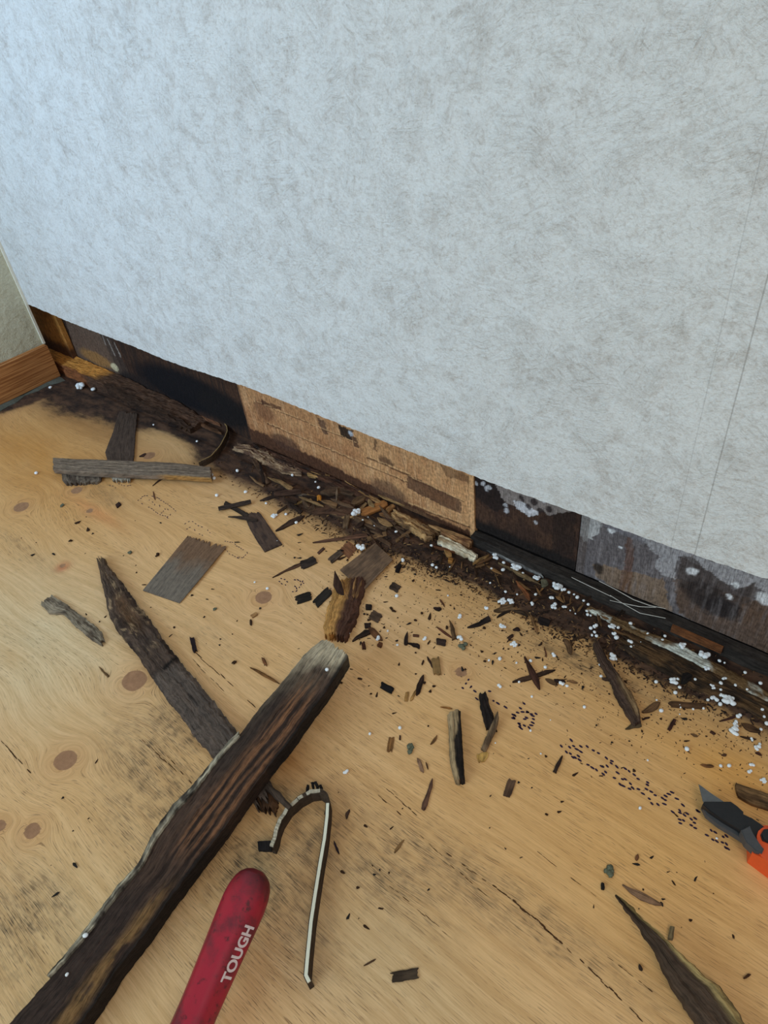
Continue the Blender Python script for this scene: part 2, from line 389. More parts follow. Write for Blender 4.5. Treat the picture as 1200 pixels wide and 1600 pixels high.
# sheathing behind the cavity
P2 = lambda p, y=YB: (lambda q: (q[0], q[2]))(Wl(*p, y))
def back_color(x, z):
    n = fbm(x * 45, z * 45, 51); nf = fbm(x * 180, z * 120, 52); nv = fbm(x * 300, z * 25, 53)
    wx = x + .006 * (fbm(x * 60, z * 60, 54) - .5) + .004 * (fbm(x * 240, z * 240, 55) - .5); wz = z + .006 * (fbm(x * 60, z * 60, 56) - .5) + .004 * (fbm(x * 240, z * 240, 57) - .5)
    col = np.zeros(x.shape + (3,))
    def fill(m, c): 
        m = np.clip(m, 0, 1)[..., None]; col[:] = col * (1 - m) + np.array(lin(c)) * m
    def poly(pts, c, a=1.0, raw=False):
        pp = [P2(p) for p in pts]; fill(inpoly(x if raw else wx, z if raw else wz, pp) * a * (.85 + .3 * (n - .5)), c)
    def ell(px, py, rx, rz, c, a=1.0):
        q = P2((px, py)); d = ((wx - q[0]) / rx) ** 2 + ((wz - q[1]) / rz) ** 2; fill(a * (1 - sst(.5, 1.5, d)), c)
    A = x < -.735; Tn = (x >= -.735) & (x < -.340); Cc = (x >= -.34) & (x < -.2135); Dd = x >= -.2135
    # left: damp brown to black
    fill(np.ones_like(x), (72, 50, 38))
    def only(mask, fn):
        nonlocal col
        old = col.copy(); fn(); col = np.where(mask[..., None], col, old)
    def left():
        fill(np.ones_like(x), (70, 48, 36)); fill(sst(.4, .7, nv), (52, 38, 32))
        poly([(95, 480), (160, 500), (195, 590), (125, 570)], (112, 92, 78), .8); ell(150, 560, .05, .014, (150, 112, 66), .8)
        poly([(150, 510), (172, 520), (205, 590), (190, 590)], (66, 54, 48), .9)
        ell(290, 610, .14, .034, (20, 18, 22), 1.0); ell(350, 640, .06, .03, (24, 21, 22), .9); ell(215, 600, .05, .02, (34, 28, 28), .8)
        ell(178, 573, .013, .007, (196, 184, 150), 1.0)
        for a, b in (((168, 530), (180, 556)), ((178, 535), (190, 560)), ((160, 524), (166, 540))):
            q = P2(a); r = P2(b); d = np.abs((wx - q[0]) * (r[1] - q[1]) - (wz - q[1]) * (r[0] - q[0])) / math.hypot(r[0] - q[0], r[1] - q[1])
            fill((d < .0016) * (wz < q[1]) * (wz > r[1]) * .8, (150, 140, 132))
    only(A, left)
    def tan():
        fill(np.ones_like(x), (198, 150, 104)); fill(sst(-.5, -.74, x) * .45, (160, 112, 74)); fill(sst(.42, .66, n) * .6, (172, 122, 82)); fill(sst(.5, .72, nv) * .5, (216, 172, 128))
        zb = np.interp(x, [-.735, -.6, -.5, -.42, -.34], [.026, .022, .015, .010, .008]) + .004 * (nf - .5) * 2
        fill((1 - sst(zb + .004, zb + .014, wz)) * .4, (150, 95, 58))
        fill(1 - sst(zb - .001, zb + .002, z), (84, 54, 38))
        fill(np.exp(-((wz - .052 - .01 * (n - .5)) / .012) ** 2) * .35 * (x < -.5), (140, 88, 56))
        poly([(637, 739), (664, 751), (700, 768), (725, 783), (724, 800), (700, 790), (670, 775), (641, 760)], (84, 56, 44), 1.0); poly([(660, 756), (715, 783), (712, 790), (668, 770)], (122, 84, 58), .6)
        ell(448, 690, .03, .012, (84, 58, 46), .8); ell(415, 640, .02, .016, (120, 80, 56), .7); poly([(412, 622), (440, 632), (441, 638), (412, 629)], (80, 48, 36), .9)
        poly([(498, 650), (512, 655), (516, 678), (506, 672)], (84, 60, 50), .9); poly([(530, 660), (556, 671), (552, 684), (536, 678)], (24, 22, 24), 1.0); ell(552, 676, .004, .004, (190, 195, 205), .9)
        poly([(552, 680), (560, 682), (564, 698), (556, 696)], (70, 48, 40), .9); poly([(586, 684), (590, 686), (591, 704), (587, 700)], (60, 40, 34), .8); ell(606, 718, .012, .006, (92, 64, 48), .8)
        poly([(690, 722), (735, 742), (735, 752), (700, 742)], (96, 66, 48), .7); ell(610, 765, .03, .014, (96, 72, 56), .7); ell(650, 800, .04, .008, (120, 88, 62), .6)
        for a, b, s in (((575, 712), (645, 742), .0012), ((640, 742), (728, 782), .0009), ((400, 625), (560, 690), .0006), ((640, 785), (740, 823), .0012), ((420, 660), (640, 752), .0008)):
            q = P2(a); r = P2(b); d = (z - q[1] - (x - q[0]) * (r[1] - q[1]) / (r[0] - q[0]) - .002 * (nf - .5))
            fill((np.abs(d) < s) * (x > q[0]) * (x < r[0]) * .8, (92, 60, 42)); fill((np.abs(d - s * 2) < s) * (x > q[0]) * (x < r[0]) * .5, (226, 182, 130))
        fill((x < -.731) * .6, (90, 60, 44)); fill((x > -.346) * .8, (214, 166, 118))
    only(Tn, tan)
    def dark():
        fill(np.ones_like(x), (62, 45, 38)); fill(sst(.45, .7, n) * .6, (84, 60, 46)); fill(sst(.5, .8, nv) * .4, (46, 35, 32))
        poly([(735, 742), (775, 756), (790, 790), (775, 800), (740, 770)], (36, 30, 30), .9); poly([(855, 785), (898, 800), (898, 870), (860, 860), (868, 815)], (40, 32, 30), .7)
        poly([(772, 752), (905, 800), (880, 800), (862, 806), (852, 800), (838, 796), (820, 793), (800, 790), (785, 780)], (150, 140, 136), .95)
        poly([(800, 781), (818, 784), (842, 799), (843, 805), (825, 804), (808, 796)], (214, 214, 220), 1.0)
        for px, py in ((746, 754), (757, 755), (763, 764), (766, 762), (789, 788), (790, 797), (838, 815), (850, 782)): ell(px, py, .003, .003, (190, 190, 196), .9)
        for px, py in ((835, 783), (825, 790), (846, 797), (815, 778), (860, 795)): ell(px, py, .004, .004, (50, 40, 40), .9)
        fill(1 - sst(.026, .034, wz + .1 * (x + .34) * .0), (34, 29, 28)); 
    only(Cc, dark)
    def grey():
        fill(np.ones_like(x), (104, 98, 100)); fill(sst(.4, .7, nv) * .6, (132, 126, 128)); fill(sst(.55, .75, n) * .5, (84, 76, 76))
        poly([(925, 880), (1035, 905), (1050, 960), (1000, 945), (930, 900)], (138, 112, 86), .8)
        poly([(1050, 900), (1260, 960), (1260, 1060), (1060, 960)], (92, 70, 54), .95)
        poly([(978, 838), (988, 838), (988, 905), (982, 935), (966, 925), (974, 890)], (96, 58, 34), .7); ell(935, 888, .006, .008, (44, 36, 32), .9)
        poly([(902, 800), (940, 816), (938, 832), (925, 840), (912, 845), (903, 828)], (196, 196, 196), 1.0)
        poly([(935, 810), (1010, 838), (1005, 850), (980, 838), (950, 826)], (128, 126, 134), .8)
        poly([(1000, 835), (1260, 925), (1260, 950), (1215, 940), (1196, 925), (1175, 915), (1160, 920), (1140, 915), (1118, 900), (1100, 885), (1085, 880), (1072, 870), (1056, 868), (1056, 905), (1035, 900), (1025, 885), (1030, 870), (1008, 850)], (172, 170, 174), .95)
        poly([(1060, 868), (1080, 866), (1098, 884), (1118, 900), (1148, 922), (1180, 912), (1185, 930), (1160, 945), (1150, 962), (1120, 966), (1100, 958), (1080, 930), (1060, 915)], (70, 60, 56), .9)
        ell(1100, 930, .022, .016, (48, 42, 42), .8); ell(1130, 950, .016, .014, (42, 37, 38), .9)
        for px, py, r in ((955, 829, .003), (969, 856, .002), (1082, 892, .005), (1142, 931, .003), (1195, 937, .007), (1150, 915, .003)): ell(px, py, r, r, (216, 218, 222), 1)
        fill(sst(.45, .7, nv) * sst(.3, .6, n) * .35, (140, 134, 136)); fill((x < -.205) * .6, (84, 72, 66))
    only(Dd, grey)
    return col
def panel(name, x0, x1, y, z0, z1, label, jag=.0):
    res = .0014; xs = np.arange(x0, x1 + res * .5, res); zs = np.arange(z0, z1 + res * .5, res)
    X, Z = np.meshgrid(xs, zs); col = back_color(X + 0, Z + 0)
    Yv = np.full_like(X, y) - .0012 * (fbm(X * 90, Z * 60, 77) - .5)
    if jag:
        Z = Z + np.where(Z < z0 + .004, jag * (fbm(X * 120, Z * 0, 78) - .5) * 2, 0)
    ny, nx = X.shape; V = np.stack([X, Yv, Z], -1).reshape(-1, 3); idx = np.arange(nx * ny).reshape(ny, nx)
    fa = np.stack([idx[:-1, :-1], idx[:-1, 1:], idx[1:, 1:], idx[1:, :-1]], -1).reshape(-1, 4).tolist()
    # closed sides and back
    b0 = len(V); border = list(idx[0, :]) + list(idx[1:, -1]) + list(idx[-1, -2::-1]) + list(idx[-2:0:-1, 0])
    BV = V[border].copy(); BV[:, 1] = y + .006; V = np.concatenate([V, BV]); n = len(border)
    fa += [(border[k], b0 + k, b0 + (k + 1) % n, border[(k + 1) % n]) for k in range(n)] + [tuple(b0 + k for k in range(n))]
    o = V[0].copy() * 0 + np.array([(x0 + x1) / 2, y, z0])
    me = bpy.data.meshes.new(name); me.from_pydata((V).tolist(), [], [tuple(map(int, q)) for q in fa]); me.update()
    c = np.concatenate([col.reshape(-1, 3), col.reshape(-1, 3)[border]]); setcol(me, c); recenter(me, o)
    ob = link(name, me, M_BACK); ob.location = o; return tag(ob, label, 'wall panel')
panel('sheathing_panel', -1.335, -.7355, YB, -.001, .20, 'black-stained damp sheathing panel at the left end of the open wall gap')
panel('sheathing_panel', -.7350, -.3405, YB - .0035, .001, .20, 'tan peeling plywood backing panel in the middle of the open wall gap', .0008)
panel('sheathing_panel', -.3400, -.2140, YB - .001, .016, .20, 'dark brown sheathing panel with white flaked patch, right of the tan one')
panel('sheathing_panel', -.2135, .45, YB, .014, .20, 'grey paint-flaked sheathing panel at the right end of the wall gap')

# ------------------------------------------------------------------ builders for lying pieces
def resamp(pl, n):
    pl = np.asarray(pl, float); d = np.r_[0, np.cumsum(np.linalg.norm(np.diff(pl, axis=0), axis=1))]
    t = np.linspace(0, d[-1], n); return np.stack([np.interp(t, d, pl[:, k]) for k in range(pl.shape[1])], 1)
SEED = [100]
def piece_mesh(L, R, base=(0, 0), th=(.002, .002), jag=(0, 0), ridge=.0003, edge=.0004, rnd=.15, col=(70, 55, 45), col2=None, colfn=None, n=None, m=None, bow=0.0, wobble=0.0):
    """solid lying piece; L and R trace its two long edges as seen on its top face"""
    SEED[0] += 1; s = SEED[0]
    b0, b1 = base if isinstance(base, (tuple, list)) else (base, base)
    t0, t1 = th if isinstance(th, (tuple, list)) else (th, th)
    def up(pl):
        pl = resamp(pl, 40); out = []
        for k, p in enumerate(pl):
            u = k / 39; out.append(F(p[0], p[1], b0 + (b1 - b0) * u + t0 + (t1 - t0) * u + bow * math.sin(math.pi * u))[:2])
        return np.array(out)
    l, r = up(L), up(R); length = (np.linalg.norm(np.diff(l, axis=0), axis=1).sum() + np.linalg.norm(np.diff(r, axis=0), axis=1).sum()) / 2
    width = np.mean(np.linalg.norm(l - r, axis=1)) + 1e-5
    n = n or int(np.clip(length / .0016, 6, 260)); m = m or int(np.clip(width / .0012, 3, 36))
    l, r = resamp(l, n + 1), resamp(r, n + 1); V = []; UV = []; U_ = []; VV = []
    ja = [jag[0] * vn(j * .9, s, 3) ** 1.5 for j in range(m + 1)]; jb = [jag[1] * vn(j * .9, s, 4) ** 1.5 for j in range(m + 1)]
    us = np.linspace(0, 1, n + 1); vs = np.linspace(0, 1, m + 1)
    UU, VG = np.meshgrid(us, vs, indexing='ij')
    UU = np.array(ja)[None, :] + UU * (1 - np.array(ja) - np.array(jb))[None, :]
    fi = UU * n; i0 = np.clip(fi.astype(int), 0, n - 1); fr = fi - i0
    lx = l[i0] * (1 - fr[..., None]) + l[i0 + 1] * fr[..., None]; rx = r[i0] * (1 - fr[..., None]) + r[i0 + 1] * fr[..., None]
    wl = edge * (fbm(UU * length * 260, VG * 0 + s, 1) - .5) * 2; wr = edge * (fbm(UU * length * 260, VG * 0 + s + 50, 2) - .5) * 2
    dr = rx - lx; dn = np.linalg.norm(dr, axis=-1, keepdims=True) + 1e-6; dr = dr / dn
    vv = VG[..., None]
    XY = lx * (1 - vv) + rx * vv + dr * (wl[..., None] * (1 - vv) + wr[..., None] * vv)
    bs = b0 + (b1 - b0) * UU + bow * np.sin(np.pi * UU); tt = t0 + (t1 - t0) * UU
    ed = np.minimum(VG, 1 - VG) * 2; prof = 1 - rnd * (1 - np.clip(ed * 2.2, 0, 1)) ** 2
    Zt = bs + tt * prof + ridge * (fbm(UU * length * 60 + s, VG * width * 700, s) - .5) * 2 + wobble * (fbm(UU * length * 22 + s, VG * width * 60, s + 9) - .5) * 2
    Zt = np.maximum(Zt, bs + tt * .25)
    top = np.concatenate([XY, Zt[..., None]], -1).reshape(-1, 3)
    cen = XY.mean(axis=(0, 1)); XYb = XY * .97 + (XY.mean(axis=1, keepdims=True)) * .03
    bot = np.concatenate([XYb, bs[..., None]], -1).reshape(-1, 3)
    V = np.concatenate([top, bot]); N = (n + 1) * (m + 1); idx = np.arange(N).reshape(n + 1, m + 1)
    fa = []
    for i in range(n):
        for j in range(m):
            a, b, c, d = idx[i, j], idx[i + 1, j], idx[i + 1, j + 1], idx[i, j + 1]
            fa.append((a, b, c, d)); fa.append((a + N, d + N, c + N, b + N))
    for i in range(n): fa.append((idx[i, 0], idx[i, 0] + N, idx[i + 1, 0] + N, idx[i + 1, 0])); fa.append((idx[i, m], idx[i + 1, m], idx[i + 1, m] + N, idx[i, m] + N))
    for j in range(m): fa.append((idx[0, j], idx[0, j + 1], idx[0, j + 1] + N, idx[0, j] + N)); fa.append((idx[n, j], idx[n, j] + N, idx[n, j + 1] + N, idx[n, j + 1]))
    me = bpy.data.meshes.new('piece'); me.from_pydata(V.tolist(), [], [tuple(map(int, q)) for q in fa]); me.update()
    bmn = bmesh.new(); bmn.from_mesh(me); bmesh.ops.recalc_face_normals(bmn, faces=bmn.faces); bmn.to_mesh(me); bmn.free()
    uvt = np.stack([UU * length, VG * width], -1).reshape(-1, 2); uvb = uvt + np.array([.013, .004]); uva = np.concatenate([uvt, uvb])
    uv = me.uv_layers.new(name='grain'); li = np.empty(len(me.loops), np.int32); me.loops.foreach_get('vertex_index', li)
    zz = V[li, 2]; q = uva[li].copy(); q[:, 1] += (zz - b0) * .8; uv.data.foreach_set('uv', q.ravel())
    if colfn is not None: cc = colfn(UU, VG, length, width).reshape(-1, 3)
    else:
        c = np.array(lin(col)); c2 = np.array(lin(col2)) if col2 else c * .55
        k = sst(.35, .7, fbm(UU * length * 70 + s, VG * width * 260, s + 3))[..., None]; cc = (c * (1 - k) + c2 * k).reshape(-1, 3)
    setcol(me, np.concatenate([cc, cc * .8]))
    o = np.array([cen[0], cen[1], min(bs.min(), 1)]); recenter(me, o); return me, o
def piece(name, label, cat, L, R, mat=None, group=None, parent=None, kind=None, **k):
    me, o = piece_mesh(L, R, **k)
    ob = link(name, me, mat or M_ROT, parent)
    ob.location = o if parent is None else Vector(o) - parent.location
    if parent is None or label: tag(ob, label, cat if parent is None else None, group, kind)
    return ob
def sliver(a, b, wpx, shape='both'):
    """outlines for a splinter from pixel a to b; shape: both, one, none (which ends are pointed)"""
    a = np.array(a, float); b = np.array(b, float); d = (b - a) / np.linalg.norm(b - a); p = np.array([-d[1], d[0]]) * wpx / 2
    k = {'both': [.12, .8, 1, .85, .1], 'one': [.1, .55, .9, 1, .9], 'none': [.9, 1, .95, 1, .88]}[shape]
    t = [0, .22, .5, .8, 1]; rs = random.Random(int(a[0] * 7 + a[1] * 13)); kk = [(q * rs.uniform(.6, 1.35), q * rs.uniform(.6, 1.35)) if shape != 'none' else (q * rs.uniform(.9, 1.08), q * rs.uniform(.9, 1.08)) for q in k]
    bend = p * rs.uniform(-.5, .5) if shape != 'none' else p * 0
    return [tuple(a + (b - a) * u - p * w[0] + bend * math.sin(3.14 * u)) for u, w in zip(t, kk)], [tuple(a + (b - a) * u + p * w[1] + bend * math.sin(3.14 * u)) for u, w in zip(t, kk)]
def splinter(label, a, b, wpx, shape='both', th=.0016, base=0, col=(72, 50, 36), cat='wood splinter', name='wood_splinter', mat=None, **k):
    L, R = sliver(a, b, wpx, shape); k.setdefault('ridge', .0003); k.setdefault('edge', .0004)
    return piece(name, label, cat, L, R, mat=mat, th=th, base=base, col=col, **k)

def ribbon(name, path, h, t, mat, parent=None, zlift=0.0, top_only=False, wav=.0):
    """strip standing on its edge, path traced along its upper edge"""
    P = resamp([F(x, y, (hh if (hh := h) else 0) + zlift)[:2] for x, y in path], max(20, len(path) * 9))
    T = np.gradient(P, axis=0); T /= np.linalg.norm(T, axis=1, keepdims=True); Nn = np.stack([-T[:, 1], T[:, 0]], 1)
    V = []; Fc = []; z0, z1 = (zlift, zlift + h) if not top_only else (zlift + h - .0012, zlift + h + .0003)
    for k, (p, q) in enumerate(zip(P, Nn)):
        e = wav * (vn(k * .7, 3, 9) - .5); hh = z1 + e
        V += [(*(p - q * t / 2), z0), (*(p - q * t / 2), hh), (*(p + q * t / 2), hh), (*(p + q * t / 2), z0)]
    for k in range(len(P) - 1):
        a = 4 * k; b = a + 4
        for j in range(4): Fc.append((a + j, b + j, b + (j + 1) % 4, a + (j + 1) % 4))
    Fc += [(0, 1, 2, 3), tuple(4 * (len(P) - 1) + j for j in (3, 2, 1, 0))]
    me = mesh(V, Fc); o = np.array([P[:, 0].mean(), P[:, 1].mean(), zlift if not top_only else z0])
    setcol(me, np.tile(np.array(lin((64, 52, 42))), (len(V), 1)))
    uv = me.uv_layers.new(name='grain')
    for lp in me.loops: uv.data[lp.index].uv = (lp.vertex_index // 4 * .003, (lp.vertex_index % 4) * .004)
    bmn = bmesh.new(); bmn.from_mesh(me); bmesh.ops.recalc_face_normals(bmn, faces=bmn.faces); bmn.to_mesh(me); bmn.free()
    recenter(me, o); ob = link(name, me, mat, parent); ob.location = o if parent is None else Vector(o) - parent.location; return ob

def prism(name, poly, z0, z1, mat, parent=None, bevel=.0006, zt=None, hole=None):
    """polygon traced on the top face, extruded down"""
    pts = [F(x, y, z1)[:2] for x, y in poly]; bmn = bmesh.new()
    a = sum(pts[k][0] * pts[(k + 1) % len(pts)][1] - pts[(k + 1) % len(pts)][0] * pts[k][1] for k in range(len(pts)))
    if a < 0: pts = pts[::-1]
    top = [bmn.verts.new((*p, z1)) for p in pts]; bt = [bmn.verts.new((*p, z0)) for p in pts]; n = len(pts)
    ft = bmn.faces.new(top); bmn.faces.new(bt[::-1])
    for k in range(n): bmn.faces.new((top[k], bt[k], bt[(k + 1) % n], top[(k + 1) % n]))
    if bevel: bmesh.ops.bevel(bmn, geom=[e for e in bmn.edges if e.verts[0].co.z > z1 - 1e-6 and e.verts[1].co.z > z1 - 1e-6], offset=bevel, segments=2, affect='EDGES')
    bmesh.ops.triangulate(bmn, faces=[f_ for f_ in bmn.faces if len(f_.verts) > 4])
    bmesh.ops.recalc_face_normals(bmn, faces=bmn.faces)
    me = bpy.data.meshes.new(name); bmn.to_mesh(me); bmn.free()
    c = np.mean(pts, axis=0); o = np.array([c[0], c[1], z0]); recenter(me, o); ob = link(name, me, mat, parent)
    ob.location = o if parent is None else Vector(o) - parent.location; return ob

# ------------------------------------------------------------------ lumber left in the cavity
def solid(name, label, x0, x1, y0, y1, z0, z1, colfn, cat, nx=None, rough=.001, zfn=None, mat=M_BOARD):
    """squared lumber with a weathered surface, colour from position"""
    nx = nx or max(2, int((x1 - x0) / .004)); ny = max(2, int((y1 - y0) / .003)); nz = max(2, int((z1 - z0) / .003))
    bmn = bmesh.new(); bmesh.ops.create_cube(bmn, size=1)
    me = bpy.data.meshes.new(name); bmn.free()
    V = {}; vl = []; fa = []
    def vid(i, j, k):
        if (i, j, k) not in V: V[(i, j, k)] = len(vl); vl.append((i / nx, j / ny, k / nz))
        return V[(i, j, k)]
    for i in range(nx):
        for j in range(ny):
            fa.append((vid(i, j, nz), vid(i + 1, j, nz), vid(i + 1, j + 1, nz), vid(i, j + 1, nz))); fa.append((vid(i, j, 0), vid(i, j + 1, 0), vid(i + 1, j + 1, 0), vid(i + 1, j, 0)))
        for k in range(nz):
            fa.append((vid(i, 0, k), vid(i + 1, 0, k), vid(i + 1, 0, k + 1), vid(i, 0, k + 1))); fa.append((vid(i, ny, k), vid(i, ny, k + 1), vid(i + 1, ny, k + 1), vid(i + 1, ny, k)))
    for j in range(ny):
        for k in range(nz):
            fa.append((vid(0, j, k), vid(0, j, k + 1), vid(0, j + 1, k + 1), vid(0, j + 1, k))); fa.append((vid(nx, j, k), vid(nx, j + 1, k), vid(nx, j + 1, k + 1), vid(nx, j, k + 1)))
    T = np.array(vl); X = x0 + T[:, 0] * (x1 - x0); Y = y0 + T[:, 1] * (y1 - y0); Zs = T[:, 2]
    top = z1 if zfn is None else zfn(X, Y)
    Z = z0 + Zs * (top - z0)
    Z = Z + np.where(Zs > .6, rough * (fbm(X * 80, Y * 200, 61) - .5) * 2, 0); Y2 = Y + np.where(T[:, 1] < .3, rough * 1.5 * (fbm(X * 90, Z * 160, 62) - .5) * 2, 0)
    me.from_pydata(np.stack([X, Y2, Z], -1).tolist(), [], fa); me.update()
    setcol(me, colfn(X, Y, Z))
    uv = me.uv_layers.new(name='grain'); li = np.empty(len(me.loops), np.int32); me.loops.foreach_get('vertex_index', li)
    q = np.stack([X, Y + Z], -1) if (x1 - x0) > (z1 - z0) else np.stack([Z, Y + X], -1); uv.data.foreach_set('uv', q[li].ravel())
    o = np.array([(x0 + x1) / 2, (y0 + y1) / 2, z0]); recenter(me, o); ob = link(name, me, mat); ob.location = o; return tag(ob, label, cat)
def c_stud(X, Y, Z):
    k = (1 - sst(.035, .055, Z + .02 * (fbm(X * 60, Z * 60, 3) - .5)))[:, None]; e = (sst(-1.160, -1.150, X))[:, None]
    c = np.array(lin((176, 122, 62))) * (1 - k) + np.array(lin((82, 54, 36))) * k; return c * (1 - .5 * e * 0)
solid('wall_stud', 'orange-brown wooden stud standing in the left corner of the wall gap', -1.325, -1.215, .495, .5035, .0205, .4, c_stud, 'lumber', nx=12, rough=.0006)
def c_sill(X, Y, Z):
    n = fbm(X * 40, Y * 120 + Z * 120, 5); a = sst(-1.085, -1.115, X + .03 * (n - .5)) * sst(.013, .017, Z) * sst(.4690, .4725, Y - .004 * (n - .5))
    b = (sst(-1.12, -1.155, X + .04 * (n - .5)) * (1 - sst(.4725, .4785, Y)))
    dk = np.array(lin((58, 42, 34))) * (1 - n[:, None]) + np.array(lin((92, 66, 50))) * n[:, None]
    bl = ((X > -1.07) & (Y < .475))[:, None] * .45
    c = dk * (1 - bl); a = a[:, None]; b = b[:, None]; c = c * (1 - b) + np.array(lin((128, 78, 46))) * b
    return c * (1 - a) + np.array(lin((196, 136, 66))) * a
solid('sill_plate', 'wooden sill plate rotting away along the left end of the wall gap', -1.30, -.84, .4685, .5025, -.0015, .021, c_sill, 'lumber', rough=.0022,
      zfn=lambda X, Y: .021 - .007 * sst(-1.06, -.98, X) * fbm(X * 70, Y * 90, 15) * 1.3 - .012 * sst(-.92, -.84, X) * (.4 + fbm(X * 120, Y * 200, 16)), mat=M_ROT)
def c_blk(X, Y, Z):
    n = fbm(X * 50, Z * 90 + Y * 80, 25)[:, None]; return np.array(lin((34, 30, 29))) * (1 - n) + np.array(lin((60, 54, 50))) * n
solid('bottom_plate', 'black rotten bottom plate along the right side of the wall gap', -.339, .45, .4915, .5035, -.0015, .0135, c_blk, 'lumber', rough=.0012, mat=M_ROT)
def c_or(X, Y, Z):
    n = fbm(X * 60, Z * 200, 26)[:, None]; return np.array(lin((128, 80, 46))) * (1 - n) + np.array(lin((74, 46, 32))) * n
solid('wood_batten', 'small orange-brown batten edge showing above the black plate', -.103, -.055, .4885, .4912, .0045, .0135, c_or, 'batten', rough=.0004)

# ------------------------------------------------------------------ the two big lumber pieces
def colA(U, V, L, W):
    n = fbm(U * L * 12, V * W * 420, 71, 5); n2 = fbm(U * L * 60, V * W * 130, 72)
    c = np.array(lin((70, 54, 46))) * np.ones(U.shape + (3,))
    def put(m, k): 
        nonlocal c
        m = np.clip(m, 0, 1)[..., None]; c = c * (1 - m) + np.array(lin(k)) * m
    put(sst(.42, .62, n) * sst(.62, .50, U) * sst(.22, .42, V) * sst(.08, .16, U) * .8, (122, 84, 58)); put(sst(.58, .40, n) * .9 * sst(.1, .2, U) * sst(.3, .5, V), (42, 31, 27))
    put(sst(.5, .35, V) * sst(.06, .16, U) * (1 - sst(.36, .46, U)) * .75, (50, 42, 38))
    put(1 - sst(.035, .115, U + .10 * (n2 - .5) + .05 * (V - .3)), (172, 160, 138)); put((1 - sst(.10, .2, U)) * .35 * (1 - V), (140, 126, 106))
    put(sst(.22, .0, V) * .35 * (1 - sst(.2, .3, U)), (120, 108, 92))
    put(sst(.62, .70, U) * .8 * (1 - sst(.5, .62, V)), (50, 40, 37)); put(np.exp(-((V - .78) / .14) ** 2) * sst(.60, .72, U) * sst(.4, .6, n2), (116, 88, 56)); put(sst(.90, .97, V) * .85, (30, 26, 25))
    return c
piece('lumber_piece', 'long thick rotten lumber with pale sandy end lying across another board', 'lumber',
      [(505, 994), (478, 1018), (455, 1045), (435, 1070), (408, 1100), (383, 1132), (372, 1146), (348, 1170), (305, 1226), (267, 1272), (240, 1310), (219, 1350), (186, 1387), (146, 1442), (106, 1492), (66, 1537), (24, 1584), (-62, 1690)],
      [(545, 1021), (526, 1052), (506, 1082), (495, 1094), (455, 1150), (422, 1190), (395, 1226), (345, 1295), (302, 1350), (256, 1410), (225, 1455), (180, 1512), (150, 1560), (114, 1612), (64, 1696)],
      mat=M_BOARD, base=(.0258, .001), th=(.018, .019), jag=(.012, .0), ridge=.0009, edge=.0008, rnd=.08, colfn=colA, wobble=.0008)
lumA = bpy.data.objects['lumber_piece']
def colE(U, V, L, W):
    n = sst(.30, .75, fbm(U * L * 90, V * W * 420, 73, 5) + .12 * (V - .5))[..., None]; c = np.array(lin((56, 50, 46))) * (1 - n) + np.array(lin((182, 174, 154))) * n
    dk = sst(.78, .95, V)[..., None]; return c * (1 - dk * .85)
piece('split_edge', 'grey flaking edge', None,
      [(374, 1138), (352, 1160), (326, 1192), (298, 1224), (264, 1258), (236, 1298), (215, 1345), (182, 1380), (140, 1436), (100, 1488), (62, 1532)],
      [(376, 1148), (354, 1172), (330, 1202), (306, 1234), (272, 1272), (243, 1312), (222, 1354), (190, 1390), (150, 1445), (108, 1494), (68, 1536)],
      mat=M_ROT, parent=lumA, base=(.0185, .0062), th=(.0195, .0195), jag=(.03, .03), ridge=.0008, edge=.0010, rnd=.5, colfn=colE, n=220)
def colB(U, V, L, W):
    n = fbm(U * L * 30, V * W * 200, 81); n2 = fbm(U * L * 90, V * W * 260, 82)
    c = np.array(lin((74, 60, 52))) * np.ones(U.shape + (3,))
    def put(m, k):
        nonlocal c
        m = np.clip(m, 0, 1)[..., None]; c = c * (1 - m) + np.array(lin(k)) * m
    put(sst(.45, .65, n), (48, 38, 34)); put(sst(.62, .75, n2) * (1 - sst(.38, .5, U)) * .8, (150, 126, 98)); put((1 - sst(.05, .2, U)) * .5, (96, 76, 60))
    put(sst(.53, .55, U) * .55, (94, 84, 78)); put(np.exp(-((V - .55) / .25) ** 2) * sst(.15, .25, U) * (1 - sst(.3, .42, U)) * .6, (96, 68, 42))
    put(np.exp(-((U - .535 + .035 * (V - .5)) / .007) ** 2) * sst(.25, .4, V), (12, 10, 10)); return c
piece('lumber_piece', 'dark pointed rotten board lying under the long thick lumber', 'lumber',
      [(150, 869), (155, 892), (163, 925), (168, 955), (184, 985), (214, 1020), (250, 1078), (275, 1106), (298, 1140), (330, 1176), (372, 1222), (404, 1262)],
      [(158, 866), (173, 888), (192, 911), (206, 931), (230, 961), (264, 1011), (292, 1046), (313, 1068), (346, 1111), (371, 1146), (402, 1188), (436, 1244)],
      mat=M_ROT, base=(.0, .0), th=(.009, .0130), jag=(.05, .05), ridge=.0012, edge=.0022, rnd=.3, colfn=colB, wobble=.0011)

